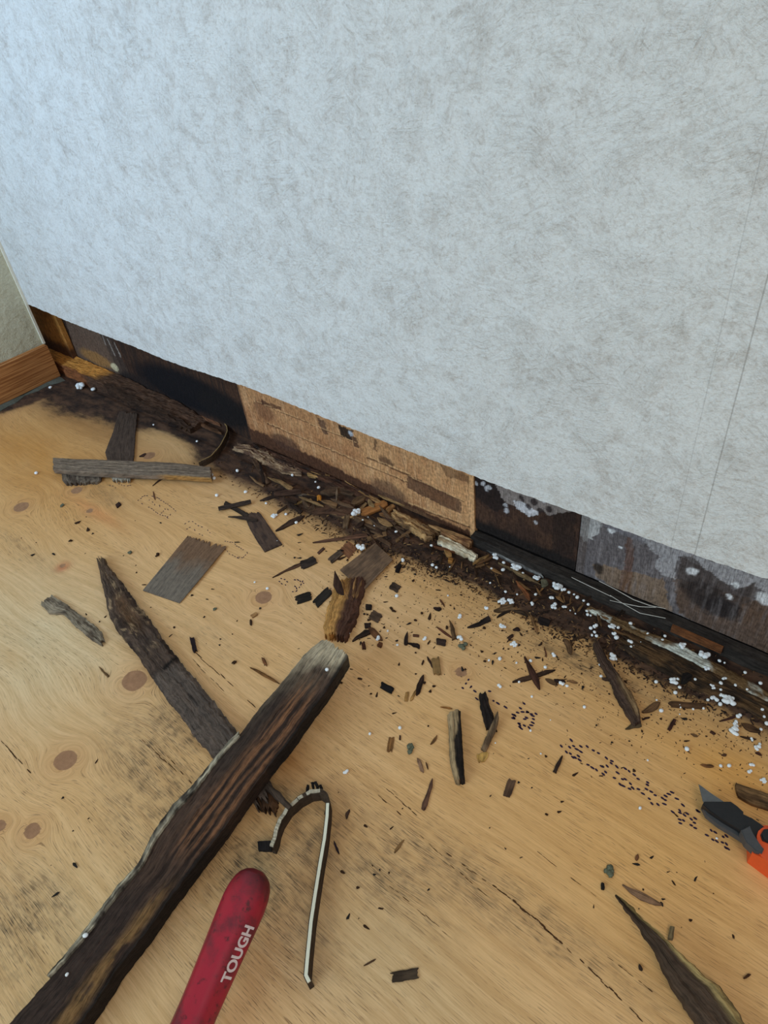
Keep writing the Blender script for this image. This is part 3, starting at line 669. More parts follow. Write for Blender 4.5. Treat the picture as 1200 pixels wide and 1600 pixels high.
# ------------------------------------------------------------------ medium pieces (label, outlines)
V_ = 'veneer_chip'
piece(V_, 'large rectangular grey-brown veneer piece lying alone left of centre', 'veneer', [(294, 836), (223, 922)], [(355, 853), (281, 942)], mat=M_CHIP, base=(.0005, .0), th=(.0016, .0014), jag=(.10, 0), ridge=.0001, edge=.0002, rnd=.1, bow=.0015,
      colfn=lambda U, V, L, W: (lambda n, k: np.array(lin((112, 86, 66))) * (1 - k) + np.array(lin((108, 98, 88))) * k)(0, sst(.25, .7, U + .4 * (fbm(U * 9, V * 5, 3) - .5))[..., None]) * (.75 + .5 * fbm(U * 60, V * 60, 4))[..., None])
piece(V_, 'grey-brown rectangular veneer piece beside the fibrous brown chunk', 'veneer', [(586, 848), (531, 890)], [(614, 874), (569, 922)], mat=M_CHIP, base=(.002, .004), th=.0016, ridge=.0001, edge=.0002, rnd=.1, col=(118, 94, 74), col2=(92, 74, 60))
piece(V_, 'dark bent veneer chip under two crossed thin strips', 'veneer', [(380, 800), (390, 826), (402, 846), (413, 862)], [(404, 798), (414, 812), (426, 830), (441, 850)], mat=M_CHIP, th=.0018, jag=(.12, 0), ridge=.0002, edge=.0004, col=(84, 66, 56), col2=(58, 46, 42))
splinter('thin dark strip lying across the dark bent veneer chip, longest of the two', (341, 794), (392, 783), 6, 'none', th=.0015, base=.003, col=(62, 50, 44))
splinter('thin dark strip slanting down under the crossed strip to the bent veneer chip', (351, 785), (388, 806), 7, 'none', th=.0015, base=.0004, col=(58, 48, 42))
splinter('short dark strip lying over the top of the bent veneer chip', (356, 807), (402, 812), 5, 'one', th=.0012, base=.0022, col=(62, 50, 44))
# batten pile at the left
piece('wood_batten', 'weathered grey wooden batten lying on a dark slat at left', 'batten', [(82, 714), (120, 716), (200, 719), (270, 722), (330, 729)], [(82, 733), (120, 737), (200, 741), (270, 743), (330, 747)], mat=M_ROT, base=(.0062, .006), th=.008, jag=(.01, .01), ridge=.0008, edge=.0006, rnd=.15,
      colfn=lambda U, V, L, W: (lambda n, e: (np.array(lin((134, 118, 102))) * (1 - n) + np.array(lin((88, 74, 64))) * n) * (1 - e) + np.array(lin((150, 112, 64))) * e)(fbm(U * L * 40, V * W * 400, 7)[..., None], (sst(.88, 1, V) * sst(.65, .75, U))[..., None]))
piece('flat_offcut', 'flat dark slat running under the grey batten at left', 'wood slat', [(187, 640), (176, 675), (164, 706), (169, 726), (176, 752)], [(214, 645), (211, 680), (209, 712), (206, 733), (203, 752)], mat=M_CHIP, base=(.0, .0002), th=(.003, .004), jag=(.05, .04), ridge=.0004, edge=.0006, col=(78, 62, 52), col2=(46, 38, 36),
      colfn=lambda U, V, L, W: np.where((U > .90)[..., None], np.array(lin((170, 160, 144))), np.array(lin((74, 60, 52)))) * (.6 + .8 * fbm(U * 20, V * 14, 7))[..., None])
piece('wood_chip', 'grey frayed chip poking out below the left end of the grey batten', 'wood chip', [(96, 738), (97, 750), (103, 757)], [(158, 738), (158, 749), (150, 754)], mat=M_ROT, base=0, th=.0045, jag=(0, .2), col=(110, 98, 86), col2=(70, 58, 50))
strip = ribbon('bent_strip', [(322, 645), (326, 645), (334, 646), (346, 654), (352, 660), (354, 666), (355, 673), (352, 681), (348, 690), (344, 696), (338, 704), (330, 712), (320, 718), (310, 722)], .0095, .0022, M_ROT, wav=.001)
tag(strip, 'dark bent wooden strip curving round behind the right end of the grey batten', 'wood strip')
ribbon('torn_edge', [(322, 645), (334, 646), (346, 654), (354, 666), (355, 673), (352, 681), (344, 696), (330, 712), (310, 722)], .0098, .0012, plain('tan_fibre', (150, 122, 80), .9, .2, var=.3), parent=strip, top_only=True)['label'] = 'lighter tan upper edge'
# left chip
piece('wood_chip', 'grey splintered chip with square head lying near the left edge', 'wood chip', [(79, 929), (100, 941), (124, 960), (146, 975), (158, 987), (163, 1001)], [(61, 941), (76, 958), (98, 958), (120, 980), (142, 998), (160, 1008)], mat=M_ROT, th=(.003, .004), jag=(.05, .08), ridge=.0012, edge=.0012, col=(128, 116, 100), col2=(78, 66, 56))
# centre fibrous chunk
def colF(U, V, L, W):
    n = fbm(U * L * 30, V * W * 200, 91)[..., None]; k = sst(.35, .62, V + .25 * (fbm(U * 5, V * 4, 92) - .5))[..., None]
    return (np.array(lin((170, 126, 72))) * (1 - k) + np.array(lin((72, 48, 38))) * k) * (.6 + .8 * n)
chunk = piece('bark_chunk', 'fibrous brown wood chunk leaning against the sandy end of the lumber', 'wood chunk', [(522, 902), (518, 925), (511, 950), (505, 975), (506, 992)], [(574, 899), (568, 922), (562, 940), (556, 965), (538, 998)], base=(.001, .0), th=(.006, .010), jag=(.10, .08), ridge=.0013, edge=.002, rnd=.5, colfn=colF, wobble=.002)
for k, (a, b, wd) in enumerate((((534, 905), (545, 940), 6), ((556, 902), (550, 938), 5), ((566, 905), (556, 935), 5), ((520, 990), (540, 975), 5))):
    L_, R_ = sliver(a, b, wd); piece('wood_fibre', None, None, L_, R_, parent=chunk, base=(.007, .007), th=.002, col=(142, 104, 64), col2=(84, 58, 40))
splinter('dark leaf-shaped sliver standing on the fibrous brown chunk', (523, 892), (537, 930), 12, th=.0015, base=(.018, .008), col=(62, 42, 34))
P4 = [(539, 1020)]
# shapes as rows: label, a, b, width px, shape, thickness, colour
ROWS = [
 ('black rectangular chip left of the fibrous chunk, farther from it', (461, 938), (487, 929), 14, 'none', .0015, (44, 38, 32)),
 ('black rectangular chip touching the left of the fibrous chunk', (491, 945), (516, 920), 13, 'none', .0018, (44, 38, 34)),
 ('dark square chip at the end of a thin stick above the ink marks', (469, 884), (494, 873), 13, 'none', .0018, (58, 48, 42)),
 ('thin stick running down-left from the dark square chip', (425, 902), (470, 881), 4, 'one', .0015, (78, 54, 40)),
 ('grey rounded splinter lying just left of the grey-brown veneer', (514, 876), (535, 860), 9, 'none', .003, (92, 76, 64)),
 ('reddish-brown flake tucked under the grey-brown veneer corner', (536, 852), (552, 866), 22, 'none', .0008, (128, 86, 60)),
 ('long thin reddish stick pointing at the damp strip', (488, 847), (575, 836), 6, 'one', .0018, (104, 74, 58)),
 ('small hooked brown twig below the long reddish stick', (496, 865), (507, 855), 4, 'none', .0015, (88, 62, 50)),
 ('small dark diamond chip right of the fibrous chunk', (610, 913), (624, 921), 12, 'none', .0013, (72, 56, 46)),
 ('grey-brown square chip below the dark diamond chip', (578, 958), (595, 968), 15, 'none', .0013, (88, 68, 54)),
 ('round black crumb above the grey-brown square chip', (571, 947), (581, 948), 8, 'none', .0025, (38, 28, 24)),
 ('dark stick with frayed pale end below the fibrous chunk', (550, 1001), (578, 986), 8, 'one', .0025, (54, 40, 32)),
 ('short upright brown stub below the frayed dark stick', (567, 1002), (569, 1014), 6, 'none', .002, (84, 50, 36)),
 ('brown flake cluster piece beside the frayed dark stick', (575, 980), (598, 1000), 10, 'both', .0015, (110, 74, 48)),
 ('dark flat crumb above the brown flake', (569, 977), (580, 976), 8, 'none', .002, (40, 28, 24)),
 ('reddish crumb below the foam bead near the frayed stick', (590, 1005), (597, 1008), 8, 'none', .002, (104, 64, 40)),
 ('black rectangular chip lying alone right of the lumber end', (594, 1068), (614, 1079), 10, 'none', .002, (30, 27, 28)),
 ('dark spindle splinter pointing up beside a tan flake', (662, 1053), (650, 1086), 8, 'both', .002, (52, 36, 28)),
 ('tan translucent flake left of the dark spindle splinter', (637, 1080), (634, 1096), 6, 'none', .0008, (158, 118, 68)),
 ('tan flake lying directly under the dark spindle splinter', (650, 1077), (641, 1095), 5, 'both', .0008, (158, 118, 68)),
 ('frayed tan bundle of fibres below the green lump', (680, 1026), (684, 1054), 13, 'none', .0025, (130, 100, 62)),
 ('thin dark splinter touching the frayed tan bundle', (667, 1025), (677, 1044), 4, 'both', .0015, (60, 40, 32)),
 ('dark star-shaped crumb between chunk and square chip, upright arm', (637, 986), (634, 1006), 7, 'one', .003, (44, 32, 28)),
 ('dark curved arm lying right of the star-shaped crumb', (637, 1004), (656, 1010), 6, 'one', .002, (40, 28, 26)),
 ('small dark dash left above the dark square chip', (644, 992), (655, 993), 4, 'none', .0015, (84, 54, 40)),
 ('dark square chip left of the elongated white foam crumb', (681, 1001), (697, 1004), 10, 'none', .0018, (56, 42, 36)),
 ('brown twig standing next to the elongated white foam crumb', (702, 968), (710, 998), 8, 'one', .0028, (92, 68, 46)),
 ('thin reddish needle meeting the brown twig', (682, 979), (706, 996), 3, 'both', .0012, (88, 52, 38)),
 ('black pointed splinter below the white foam pair', (730, 980), (766, 965), 8, 'one', .0018, (44, 34, 32)),
 ('small black oval chip in open floor right of the veneer', (677, 949), (690, 951), 6, 'both', .0015, (48, 32, 28)),
 ('tiny curved dark shaving above the black oval chip', (687, 936), (695, 948), 3, 'both', .001, (90, 58, 42)),
 ('curved grey bark piece below the foam crumbs at the strip edge', (771, 953), (803, 947), 11, 'one', .0028, (104, 80, 56)),
 ('dark curved twig arching over the curved grey bark piece', (776, 964), (800, 952), 4, 'both', .002, (56, 42, 34)),
 ('dark curved twig right of the curved grey bark piece', (800, 952), (826, 962), 5, 'both', .002, (66, 50, 38)),
 ('thin brown twig hanging down from the dark strip', (828, 958), (840, 990), 5, 'both', .0015, (120, 88, 58)),
 ('black chip at the edge of the dark strip', (840, 966), (860, 973), 10, 'none', .0025, (34, 27, 26)),
 ('small black dash above the white foam crumb in the middle', (801, 983), (813, 984), 6, 'both', .0015, (44, 30, 28)),
 ('small dark dash just left below the black dash', (793, 998), (802, 991), 5, 'none', .0013, (64, 44, 36)),
 ('upright splinter of the crossed pair, thick lower end', (819, 1024), (844, 1076), 9, 'both', .003, (70, 44, 34)),
 ('long splinter lying over the other to form a cross', (800, 1065), (868, 1046), 7, 'both', .002, (68, 48, 36)),
 ('brown leaf-shaped chip right of the crossed pair', (852, 1060), (869, 1070), 6, 'both', .0014, (92, 68, 46)),
 ('black sliver touching the foam pair right of the cross', (866, 1062), (884, 1065), 6, 'both', .002, (44, 30, 28)),
 ('faint brown sliver right of the foam pair by the cross', (886, 1063), (903, 1067), 4, 'both', .001, (128, 92, 60)),
 ('brown rough splinter between cross and long bark splinter', (881, 997), (893, 1022), 9, 'both', .002, (110, 82, 58)),
 ('thin twig joining the dark strip above the brown rough splinter', (888, 1003), (918, 992), 4, 'both', .0015, (92, 66, 46)),
 ('small upright reddish sliver left of the brown rough splinter', (850, 1010), (854, 1027), 3, 'both', .001, (96, 62, 44)),
 ('brown pointed chip touching the foot of the long bark splinter', (1003, 1112), (1032, 1097), 10, 'both', .0018, (96, 70, 48)),
 ('tiny dark needle at the tip of the long bark splinter', (1003, 1124), (1016, 1120), 3, 'both', .001, (66, 42, 34)),
 ('olive broken tail lying below the long bark splinter', (977, 1138), (1002, 1130), 8, 'one', .0018, (92, 76, 56)),
 ('long flat brown stick under two foam beads at right', (1042, 1099), (1104, 1103), 9, 'none', .0018, (92, 66, 46)),
 ('black crumpled clump at the edge of the dark strip at right', (1064, 1066), (1082, 1054), 14, 'both', .005, (28, 23, 22)),
 ('twig dangling from the black crumpled clump', (1077, 1062), (1070, 1082), 3, 'both', .0015, (72, 54, 40)),
 ('dark brown rod in open floor right of the olive tail', (1045, 1140), (1055, 1123), 6, 'none', .0018, (70, 42, 34)),
 ('dark thin rod ending at a foam bead at right', (1124, 1126), (1151, 1117), 4, 'one', .0016, (70, 42, 36)),
 ('brown bark flake right of the foam lump', (1160, 1130), (1189, 1143), 11, 'both', .0018, (88, 62, 42)),
 ('thin brown sliver with a foam crumb on it at far right', (1156, 1150), (1182, 1155), 4, 'both', .001, (72, 50, 34)),
 ('tan dash above the knife and below the foam beads', (1094, 1194), (1116, 1197), 5, 'both', .001, (128, 86, 52)),
 ('small dark dash below the thin rod at right', (1110, 1142), (1118, 1147), 4, 'none', .001, (72, 46, 34)),
 ('faint brown dash left of the small dark dash', (1079, 1146), (1091, 1150), 5, 'both', .001, (118, 86, 58)),
 ('dark red dash at right edge under the foam clump', (1180, 1176), (1191, 1180), 4, 'both', .001, (72, 42, 34)),
 ('small dark dash midway between knife and long flat stick', (1127, 1179), (1136, 1179), 4, 'both', .001, (82, 56, 40)),
 ('brown pointed twig beside the single foam bead and ink marks', (879, 1180), (866, 1206), 7, 'one', .0022, (50, 36, 30)),
 ('forked brown rectangular chip in open floor', (801, 1217), (791, 1244), 13, 'none', .0015, (92, 68, 52)),
 ('reddish-brown splinter with pale ring in open floor', (676, 1215), (661, 1265), 9, 'one', .002, (98, 70, 56)),
 ('blurry brown rectangle chip left of the dust tuft', (612, 1150), (608, 1175), 9, 'none', .001, (132, 92, 54)),
 ('small tan sliver right of the dust tuft', (683, 1148), (672, 1163), 5, 'both', .001, (140, 100, 62)),
 ('brown leaf splinter hanging below the dust tuft', (652, 1184), (662, 1207), 7, 'both', .0012, (136, 104, 82)),
 ('tiny dark upright dash between rectangle chip and foam bead', (625, 1148), (625, 1156), 3, 'none', .001, (70, 46, 34)),
 ('thin upright tick right of the brown leaf splinter', (665, 1190), (669, 1202), 2.5, 'both', .001, (96, 66, 44)),
 ('tan flake touching the top of the two-tone stick', (688, 1104), (707, 1107), 3, 'both', .001, (150, 100, 52)),
 ('dark flat rectangular chip near the bottom centre', (610, 1527), (657, 1519), 17, 'none', .0015, (72, 58, 46)),
 ('thin needle left of the bottom rectangular chip', (568, 1509), (587, 1498), 2.5, 'both', .001, (86, 62, 44)),
 ('tiny dark spindle right of the curved strip top', (546, 1264), (541, 1279), 5, 'both', .0015, (70, 50, 40)),
 ('small black stick right of the curved strip middle', (522, 1313), (530, 1334), 4, 'both', .0018, (44, 34, 42)),
 ('faint tan sliver in open floor right of the curved strip', (632, 1311), (616, 1333), 4, 'both', .0008, (132, 98, 62)),
 ('short black rod right of the dark pointed board', (299, 993), (305, 1019), 7, 'none', .0025, (38, 26, 30)),
 ('thin tan sliver left of the large knot', (154, 1041), (170, 1057), 4, 'one', .001, (122, 92, 60)),
 ('long thin brown shaving ending at the thick lumber', (390, 1042), (437, 1068), 4, 'both', .0015, (120, 82, 46)),
 ('small brown crumb above the long thin brown shaving', (408, 1027), (417, 1040), 5, 'both', .0015, (112, 72, 46)),
 ('small tan crumb below the round knot in the centre', (392, 963), (402, 957), 5, 'none', .002, (160, 120, 78)),
 ('tiny dark rod between batten pile and ink letters', (181, 791), (188, 785), 6, 'none', .0018, (52, 34, 30)),
 ('thin upright needle beside the faint ink letters', (239, 767), (242, 781), 3, 'both', .001, (84, 54, 40)),
 ('thin dark needle just below the grey batten', (238, 759), (257, 745), 2.5, 'both', .001, (80, 56, 42)),
 ('black oval crumb near the big pointed splinter', (942, 1378), (942, 1389), 5.5, 'none', .0025, (34, 28, 26)),
 ('small reddish crumb above the green-grey moss lump', (997, 1334), (995, 1344), 6, 'both', .0015, (110, 72, 48)),
 ('flat grey-brown spindle chip above the big pointed splinter', (972, 1382), (1036, 1414), 13, 'both', .0012, (128, 98, 76)),
 ('small dark comma crumb below the big pointed splinter', (999, 1506), (1004, 1516), 5, 'both', .0015, (50, 38, 30)),
 ('small brown crumb right of the big pointed splinter', (1162, 1528), (1174, 1522), 6, 'both', .0015, (112, 72, 44)),
 # sticks by the damp strip
 ('long dark needle above the crossed strips', (405, 782), (464, 763), 5, 'both', .0016, (62, 48, 42)),
 ('dark needle lying above the long dark needle', (421, 768), (463, 756), 3.5, 'both', .0014, (62, 46, 40)),
 ('dark stick right of the foam crumbs by the bent chip', (430, 829), (476, 805), 7, 'both', .0022, (66, 48, 38)),
 ('short dark stick above the foam crumb pair', (432, 801), (449, 790), 4, 'none', .0014, (80, 60, 46)),
 ('tan twig continuing from the short dark stick', (459, 788), (484, 777), 4.5, 'one', .0016, (138, 112, 74)),
 ('grey thin twig lying over the dark debris', (455, 769), (492, 776), 4, 'both', .0025, (112, 98, 86)),
 ('tan blunt stick lying against the wall foot', (479, 738), (515, 745), 8, 'none', .004, (158, 124, 80)),
 ('long tan stick slanting down from the wall foot', (538, 750), (596, 786), 7, 'one', .004, (166, 128, 84)),
 ('wide orange-tan stick beside the foam lump', (563, 801), (605, 784), 11, 'none', .004, (164, 110, 62)),
 ('small tan cross-stick right of the wide orange-tan stick', (604, 798), (616, 788), 7, 'none', .0055, (160, 116, 72)),
 ('tan split chip under the small cross-stick', (592, 802), (620, 802), 10, 'one', .003, (142, 100, 64)),
 ('thin tan shaving along the wall foot under the panel', (590, 772), (640, 790), 5, 'both', .006, (150, 118, 78)),
 ('large flat dark-brown chip in the debris pile', (478, 797), (556, 793), 20, 'one', .003, (86, 62, 48)),
 ('dark flat chip behind the large flat dark-brown chip', (500, 768), (562, 766), 15, 'both', .0035, (92, 72, 56)),
 ('grey frayed stump standing in the debris below the foam', (543, 803), (539, 824), 9, 'none', .003, (110, 88, 66)),
 ('thin upright grey splinter in the debris pile', (527, 760), (526, 784), 3, 'both', .006, (112, 96, 80)),
 ('amber resin-coloured crumb in the debris pile', (498, 773), (499, 782), 7, 'none', .004, (176, 116, 44)),
 ('pale chip at the right edge of the debris pile', (575, 780), (585, 792), 9, 'both', .005, (146, 120, 84)),
 ('wiry dark twig lying over the veneer corner', (566, 816), (598, 862), 2.2, 'both', .003, (70, 48, 36)),
 ('brown chip tucked in behind the foam lump', (548, 786), (572, 775), 12, 'both', .004, (110, 84, 60)),
 ('black stub above the open floor right of the veneer', (625, 880), (620, 893), 7, 'none', .003, (34, 27, 25)),
 ('thin tan rod along the wall foot among the foam', (778, 878), (846, 914), 5, 'both', .003, (122, 100, 72)),
 ('orange-brown twig sticking out of the dark strip', (806, 906), (829, 936), 6, 'both', .003, (128, 78, 48)),
 ('pale stone-like chip at the end of the tan rod', (845, 905), (857, 912), 11, 'both', .005, (104, 100, 82)),
 ('frayed tan fibre pointing left in the wall-foot crumble', (738, 880), (764, 866), 4, 'both', .004, (158, 122, 78)),
 ('frayed brown fibre beside the tan fibre in the crumble', (744, 882), (772, 868), 4, 'both', .003, (110, 78, 52)),
 ('thin tan splinter lying along the panel bottom', (668, 819), (738, 843), 6, 'both', .009, (176, 138, 96)),
 ('reddish fibre lying in the crumble below the white flake', (675, 852), (712, 862), 3, 'both', .003, (112, 72, 48)),
 ('small amber crumb below the pale rotted strip', (700, 873), (708, 875), 7, 'none', .004, (164, 112, 56)),
 ('leaf-shaped brown chip in the crumble under the pale strip', (694, 858), (706, 868), 7, 'both', .004, (150, 112, 68)),
 ('stick of dark bark across the damp strip far left', (290, 673), (303, 645), 5, 'both', .005, (92, 72, 52)),
 ('second bark stick leaning beside the first far left', (282, 668), (298, 648), 4, 'both', .004, (76, 58, 44)),
 ('reddish rotted wood strip inside the bent strip loop', (308, 643), (344, 664), 11, 'both', .006, (128, 88, 64)),
 ('long thin chip inside the bent strip loop', (300, 655), (346, 676), 5, 'both', .004, (96, 66, 46)),
 ('dark splinter stub just below the bark sticks', (262, 662), (284, 660), 8, 'both', .003, (44, 32, 28)),
 ('short dark needle left of the black oval stain by the batten', (217, 713), (228, 708), 4, 'both', .001, (60, 40, 34)),
]
for r in ROWS:
    lb, a, b, wd, sh, th, col = r
    low = th if th < .0045 else .0022
    splinter(lb, a, b, wd, sh, th=low, base=th - low, col=col, mat=M_CHIP if sh == 'none' and wd > 9 else None,
             name='wood_chip' if wd >= 9 else 'wood_splinter', cat='wood chip' if wd >= 9 else 'wood splinter', jag=(.16, .16) if sh == 'none' else (.05, .05))
HEAP = []
rh = random.Random(12)
for k in range(46):
    t_ = rh.random(); cx_ = 400 + 240 * t_; cy_ = 738 + 88 * t_ + rh.gauss(0, 10) + (14 if 440 < cx_ < 600 else 0); an = rh.choice((.45, .5, .6, -.35, -.5, 1.2, .3)) + rh.gauss(0, .15); ln = rh.uniform(14, 46); wd = rh.uniform(2.5, 9)
    a = (cx_ - math.cos(an) * ln / 2, cy_ - math.sin(an) * ln / 2); b = (cx_ + math.cos(an) * ln / 2, cy_ + math.sin(an) * ln / 2)
    c = rh.choice(((92, 70, 54), (66, 48, 38), (48, 36, 30), (122, 94, 66), (104, 82, 64), (74, 54, 44), (146, 116, 80)))
    tone = 'pale' if sum(c) > 280 else ('brown' if sum(c) > 180 else 'blackish')
    lb = '%s %s broken chip heaped in the %s part of the debris pile' % ('broad' if wd > 6 else 'thin', tone, 'left' if t_ < .33 else ('middle' if t_ < .66 else 'right'))
    splinter(lb, a, b, wd, rh.choice(('both', 'one', 'none')), th=.0018, base=rh.uniform(0, .004) if max(a[1], b[1]) < 830 else 0, col=c, group=lb.replace(' heaped', 's heaped'))
for k in range(40):
    t_ = rh.random(); cx_ = 660 + 330 * t_; cy_ = 850 + 130 * t_ + rh.gauss(0, 9); an = rh.choice((.45, .5, -.5, -.8, 1.2, 2.0)) + rh.gauss(0, .2); ln = rh.uniform(10, 30); wd = rh.uniform(1.5, 4.5)
    a = (cx_ - math.cos(an) * ln / 2, cy_ - math.sin(an) * ln / 2); b = (cx_ + math.cos(an) * ln / 2, cy_ + math.sin(an) * ln / 2)
    c = rh.choice(((92, 66, 46), (66, 46, 34), (48, 36, 28), (134, 98, 62), (110, 82, 54))); tone = 'pale tan' if sum(c) > 240 else 'dark brown'
    seg = 'by the pale rotted strip' if t_ < .3 else ('around the thin tan rod' if t_ < .6 else 'at the caulk line end')
    lb = 'fine %s fibre in the damp crumble %s' % (tone, seg)
    splinter(lb, a, b, wd, 'both', th=.0012, base=rh.uniform(0.0005, .002), col=c, group=lb)
# bigger hand-shaped ones
def col2tone(c0, c1, thr=.5, s=5):
    return lambda U, V, L, W: (lambda k, n: (np.array(lin(c0)) * (1 - k) + np.array(lin(c1)) * k) * (.6 + .8 * n))(sst(thr - .08, thr + .08, V + .35 * (fbm(U * 7, V * 3, s) - .5))[..., None], fbm(U * L * 60, V * W * 300, s + 1)[..., None])
def c_two(U, V, L, W):
    k = sst(.30, .46, V - .45 * sst(.5, .12, U) + .2 * (fbm(U * 9, V * 3, 5) - .5))[..., None]; n = fbm(U * L * 50, V * W * 400, 6)[..., None]
    return (np.array(lin((150, 128, 98))) * (1 - k) + np.array(lin((34, 28, 26))) * k) * (.55 + .9 * n)
piece('wood_stick', 'short thick stick, tan on the left side and black on the right', 'wood stick', [(699, 1112), (701, 1150), (703, 1188), (712, 1219)], [(719, 1106), (722, 1145), (724, 1185), (727, 1217)], base=(.0, .0), th=(.009, .010), jag=(.03, .03), ridge=.0012, edge=.0006, rnd=.35, colfn=c_two)
piece('wood_stick', 'charred black splinter standing behind a grey curved one', 'wood stick', [(748, 1082), (750, 1100), (755, 1122), (760, 1138)], [(760, 1078), (765, 1098), (772, 1118), (778, 1146)], base=0, th=(.006, .005), jag=(.08, .1), ridge=.0014, edge=.001, rnd=.4, col=(44, 34, 30), col2=(24, 20, 20))
piece('wood_stick', 'grey curved splinter resting on the charred black one', 'wood stick', [(778, 1110), (768, 1128), (760, 1148), (750, 1172)], [(780, 1118), (776, 1138), (768, 1155), (758, 1174)], base=(.0055, .0), th=(.003, .003), jag=(.03, .05), ridge=.0006, edge=.0005, rnd=.4, col=(122, 100, 76), col2=(84, 66, 50))
piece('fibre_tuft', 'pale yellowish fibre tuft below the grey curved splinter', 'fibre tuft', [(746, 1176), (744, 1184), (748, 1192)], [(764, 1174), (764, 1182), (756, 1190)], base=0, th=.0012, jag=(.2, .4), ridge=.0006, edge=.0012, col=(190, 150, 84), col2=(150, 112, 60))
def c43(U, V, L, W):
    n = fbm(U * L * 30, V * W * 350, 36)[..., None]; k = (sst(.35, .7, V) * sst(.4, .6, U) * (1 - sst(.85, .98, U)))[..., None]
    return (np.array(lin((68, 52, 44))) * (1 - k) + np.array(lin((132, 106, 76))) * k) * (.5 + n)
piece('bark_splinter', 'long dark bark splinter running down from the damp strip at right', 'bark splinter', [(926, 1003), (934, 1028), (953, 1060), (966, 1093), (983, 1117), (992, 1132)], [(935, 998), (951, 1028), (975, 1060), (990, 1085), (1002, 1110), (1003, 1127)], base=(.002, .0), th=(.004, .007), jag=(.04, .03), ridge=.0016, edge=.0014, rnd=.5, colfn=c43)
splinter('short side twig poking left out of the long bark splinter', (941, 1058), (960, 1062), 4, 'both', th=.003, col=(56, 42, 34))
piece('wood_chip', 'grained brown board end at the right edge above the knife', 'wood chip', [(1148, 1222), (1172, 1230), (1225, 1247)], [(1153, 1243), (1175, 1256), (1225, 1272)], base=(.0, .0), th=.0035, jag=(.03, 0), ridge=.0004, edge=.0004, col=(120, 92, 62), col2=(76, 56, 38))
def c59(U, V, L, W):
    n = fbm(U * L * 26, V * W * 160, 46)[..., None]; k = (sst(.62, .80, V + .3 * (1 - sst(0, .3, U))) * (1 - sst(.93, .97, V)))[..., None]
    return (np.array(lin((66, 52, 42))) * (1 - k) + np.array(lin((146, 126, 84))) * k) * (.45 + 1.1 * n)
big = piece('bark_splinter', 'large pointed rotten splinter entering from the bottom right corner', 'bark splinter',
      [(962, 1398), (972, 1415), (987, 1430), (1002, 1452), (1021, 1480), (1036, 1510), (1054, 1540), (1074, 1568), (1092, 1592), (1130, 1640)], [(964, 1397), (985, 1413), (1010, 1438), (1045, 1468), (1082, 1502), (1104, 1522), (1130, 1538), (1148, 1566), (1172, 1600), (1205, 1650)],
      base=(.022, .0), th=(.0015, .016), ridge=.002, edge=.0014, rnd=.4, jag=(0, .05), colfn=c59, wobble=.0024)
splinter('small grey stub sticking up beside the large pointed splinter', (1051, 1447), (1048, 1466), 8, 'none', th=.004, col=(128, 112, 84))
# rotted strips along the wall foot
piece('rotted_strip', 'pale crumbling wood strip under the tan panel', 'rotted strip', [(615, 793), (650, 808), (682, 824), (690, 830)], [(608, 806), (640, 826), (664, 842), (676, 842)], base=0, th=.006, jag=(.1, .12), ridge=.002, edge=.003, rnd=.6, col=(166, 132, 90), col2=(104, 78, 54), wobble=.002)
piece('rotted_strip', 'whitish plaster-smeared strip continuing from the crumbling one', 'rotted strip', [(688, 834), (715, 846), (742, 862), (748, 866)], [(680, 843), (705, 856), (732, 868), (742, 874)], base=0, th=.007, jag=(.08, .15), ridge=.0016, edge=.002, rnd=.5, col=(206, 196, 174), col2=(140, 118, 90), wobble=.0015)
piece('rotted_strip', 'brown layered strip leaning between panel and whitish strip', 'rotted strip', [(684, 822), (715, 834), (740, 842)], [(690, 833), (715, 845), (737, 852)], base=.0, th=.009, jag=(.05, .08), ridge=.0016, edge=.0012, rnd=.5, col=(146, 108, 72), col2=(92, 62, 42), wobble=.0015)
piece('rotted_strip', 'bluish-grey strip lying at the wall foot under the dark panel', 'rotted strip', [(741, 838), (770, 852), (800, 866), (850, 890)], [(741, 846), (768, 862), (798, 876), (850, 900)], base=0, th=.004, jag=(.03, .1), ridge=.0008, edge=.001, rnd=.4, col=(122, 122, 122), col2=(70, 68, 68))
piece('rotted_strip', 'lumpy greyish fibre mat at the wall foot left of centre', 'rotted strip', [(372, 690), (400, 694), (430, 706), (460, 724), (478, 733)], [(360, 700), (386, 708), (410, 722), (440, 737), (470, 742)], base=0, th=.004, jag=(.05, .12), ridge=.0026, edge=.003, rnd=.8, col=(138, 114, 90), col2=(84, 62, 50), wobble=.003)
piece('rotted_strip', 'dark rotted strip running along the left wall foot below the tan panel', 'rotted strip', [(395, 690), (470, 722), (540, 752), (600, 778)], [(388, 700), (462, 732), (532, 762), (592, 790)], base=0, th=.004, jag=(.05, .1), ridge=.0016, edge=.002, rnd=.5, col=(72, 48, 36), col2=(40, 30, 26))
piece('rotted_strip', 'dark brown rotted plywood strip along the wall foot at far right', 'rotted strip', [(975, 985), (1010, 1000), (1060, 1022), (1110, 1046), (1160, 1072), (1230, 1108)], [(955, 1002), (1000, 1030), (1045, 1055), (1080, 1076), (1140, 1095), (1220, 1142)], base=0, th=.0022, jag=(.1, .02), ridge=.0008, edge=.0016, rnd=.6, n=150, col=(86, 64, 42), col2=(44, 34, 26), wobble=.001)
def c_cau(U, V, L, W):
    n = fbm(U * L * 60, V * W * 60, 36); k = sst(.40, .58, n + .25 * np.exp(-((U - .52) / .12) ** 2) + .25 * sst(.85, 1, U) + .18 * np.exp(-((U - .10) / .1) ** 2) - .20)[..., None]
    return np.array(lin((104, 80, 52))) * (1 - k) + np.array(lin((186, 188, 178))) * k
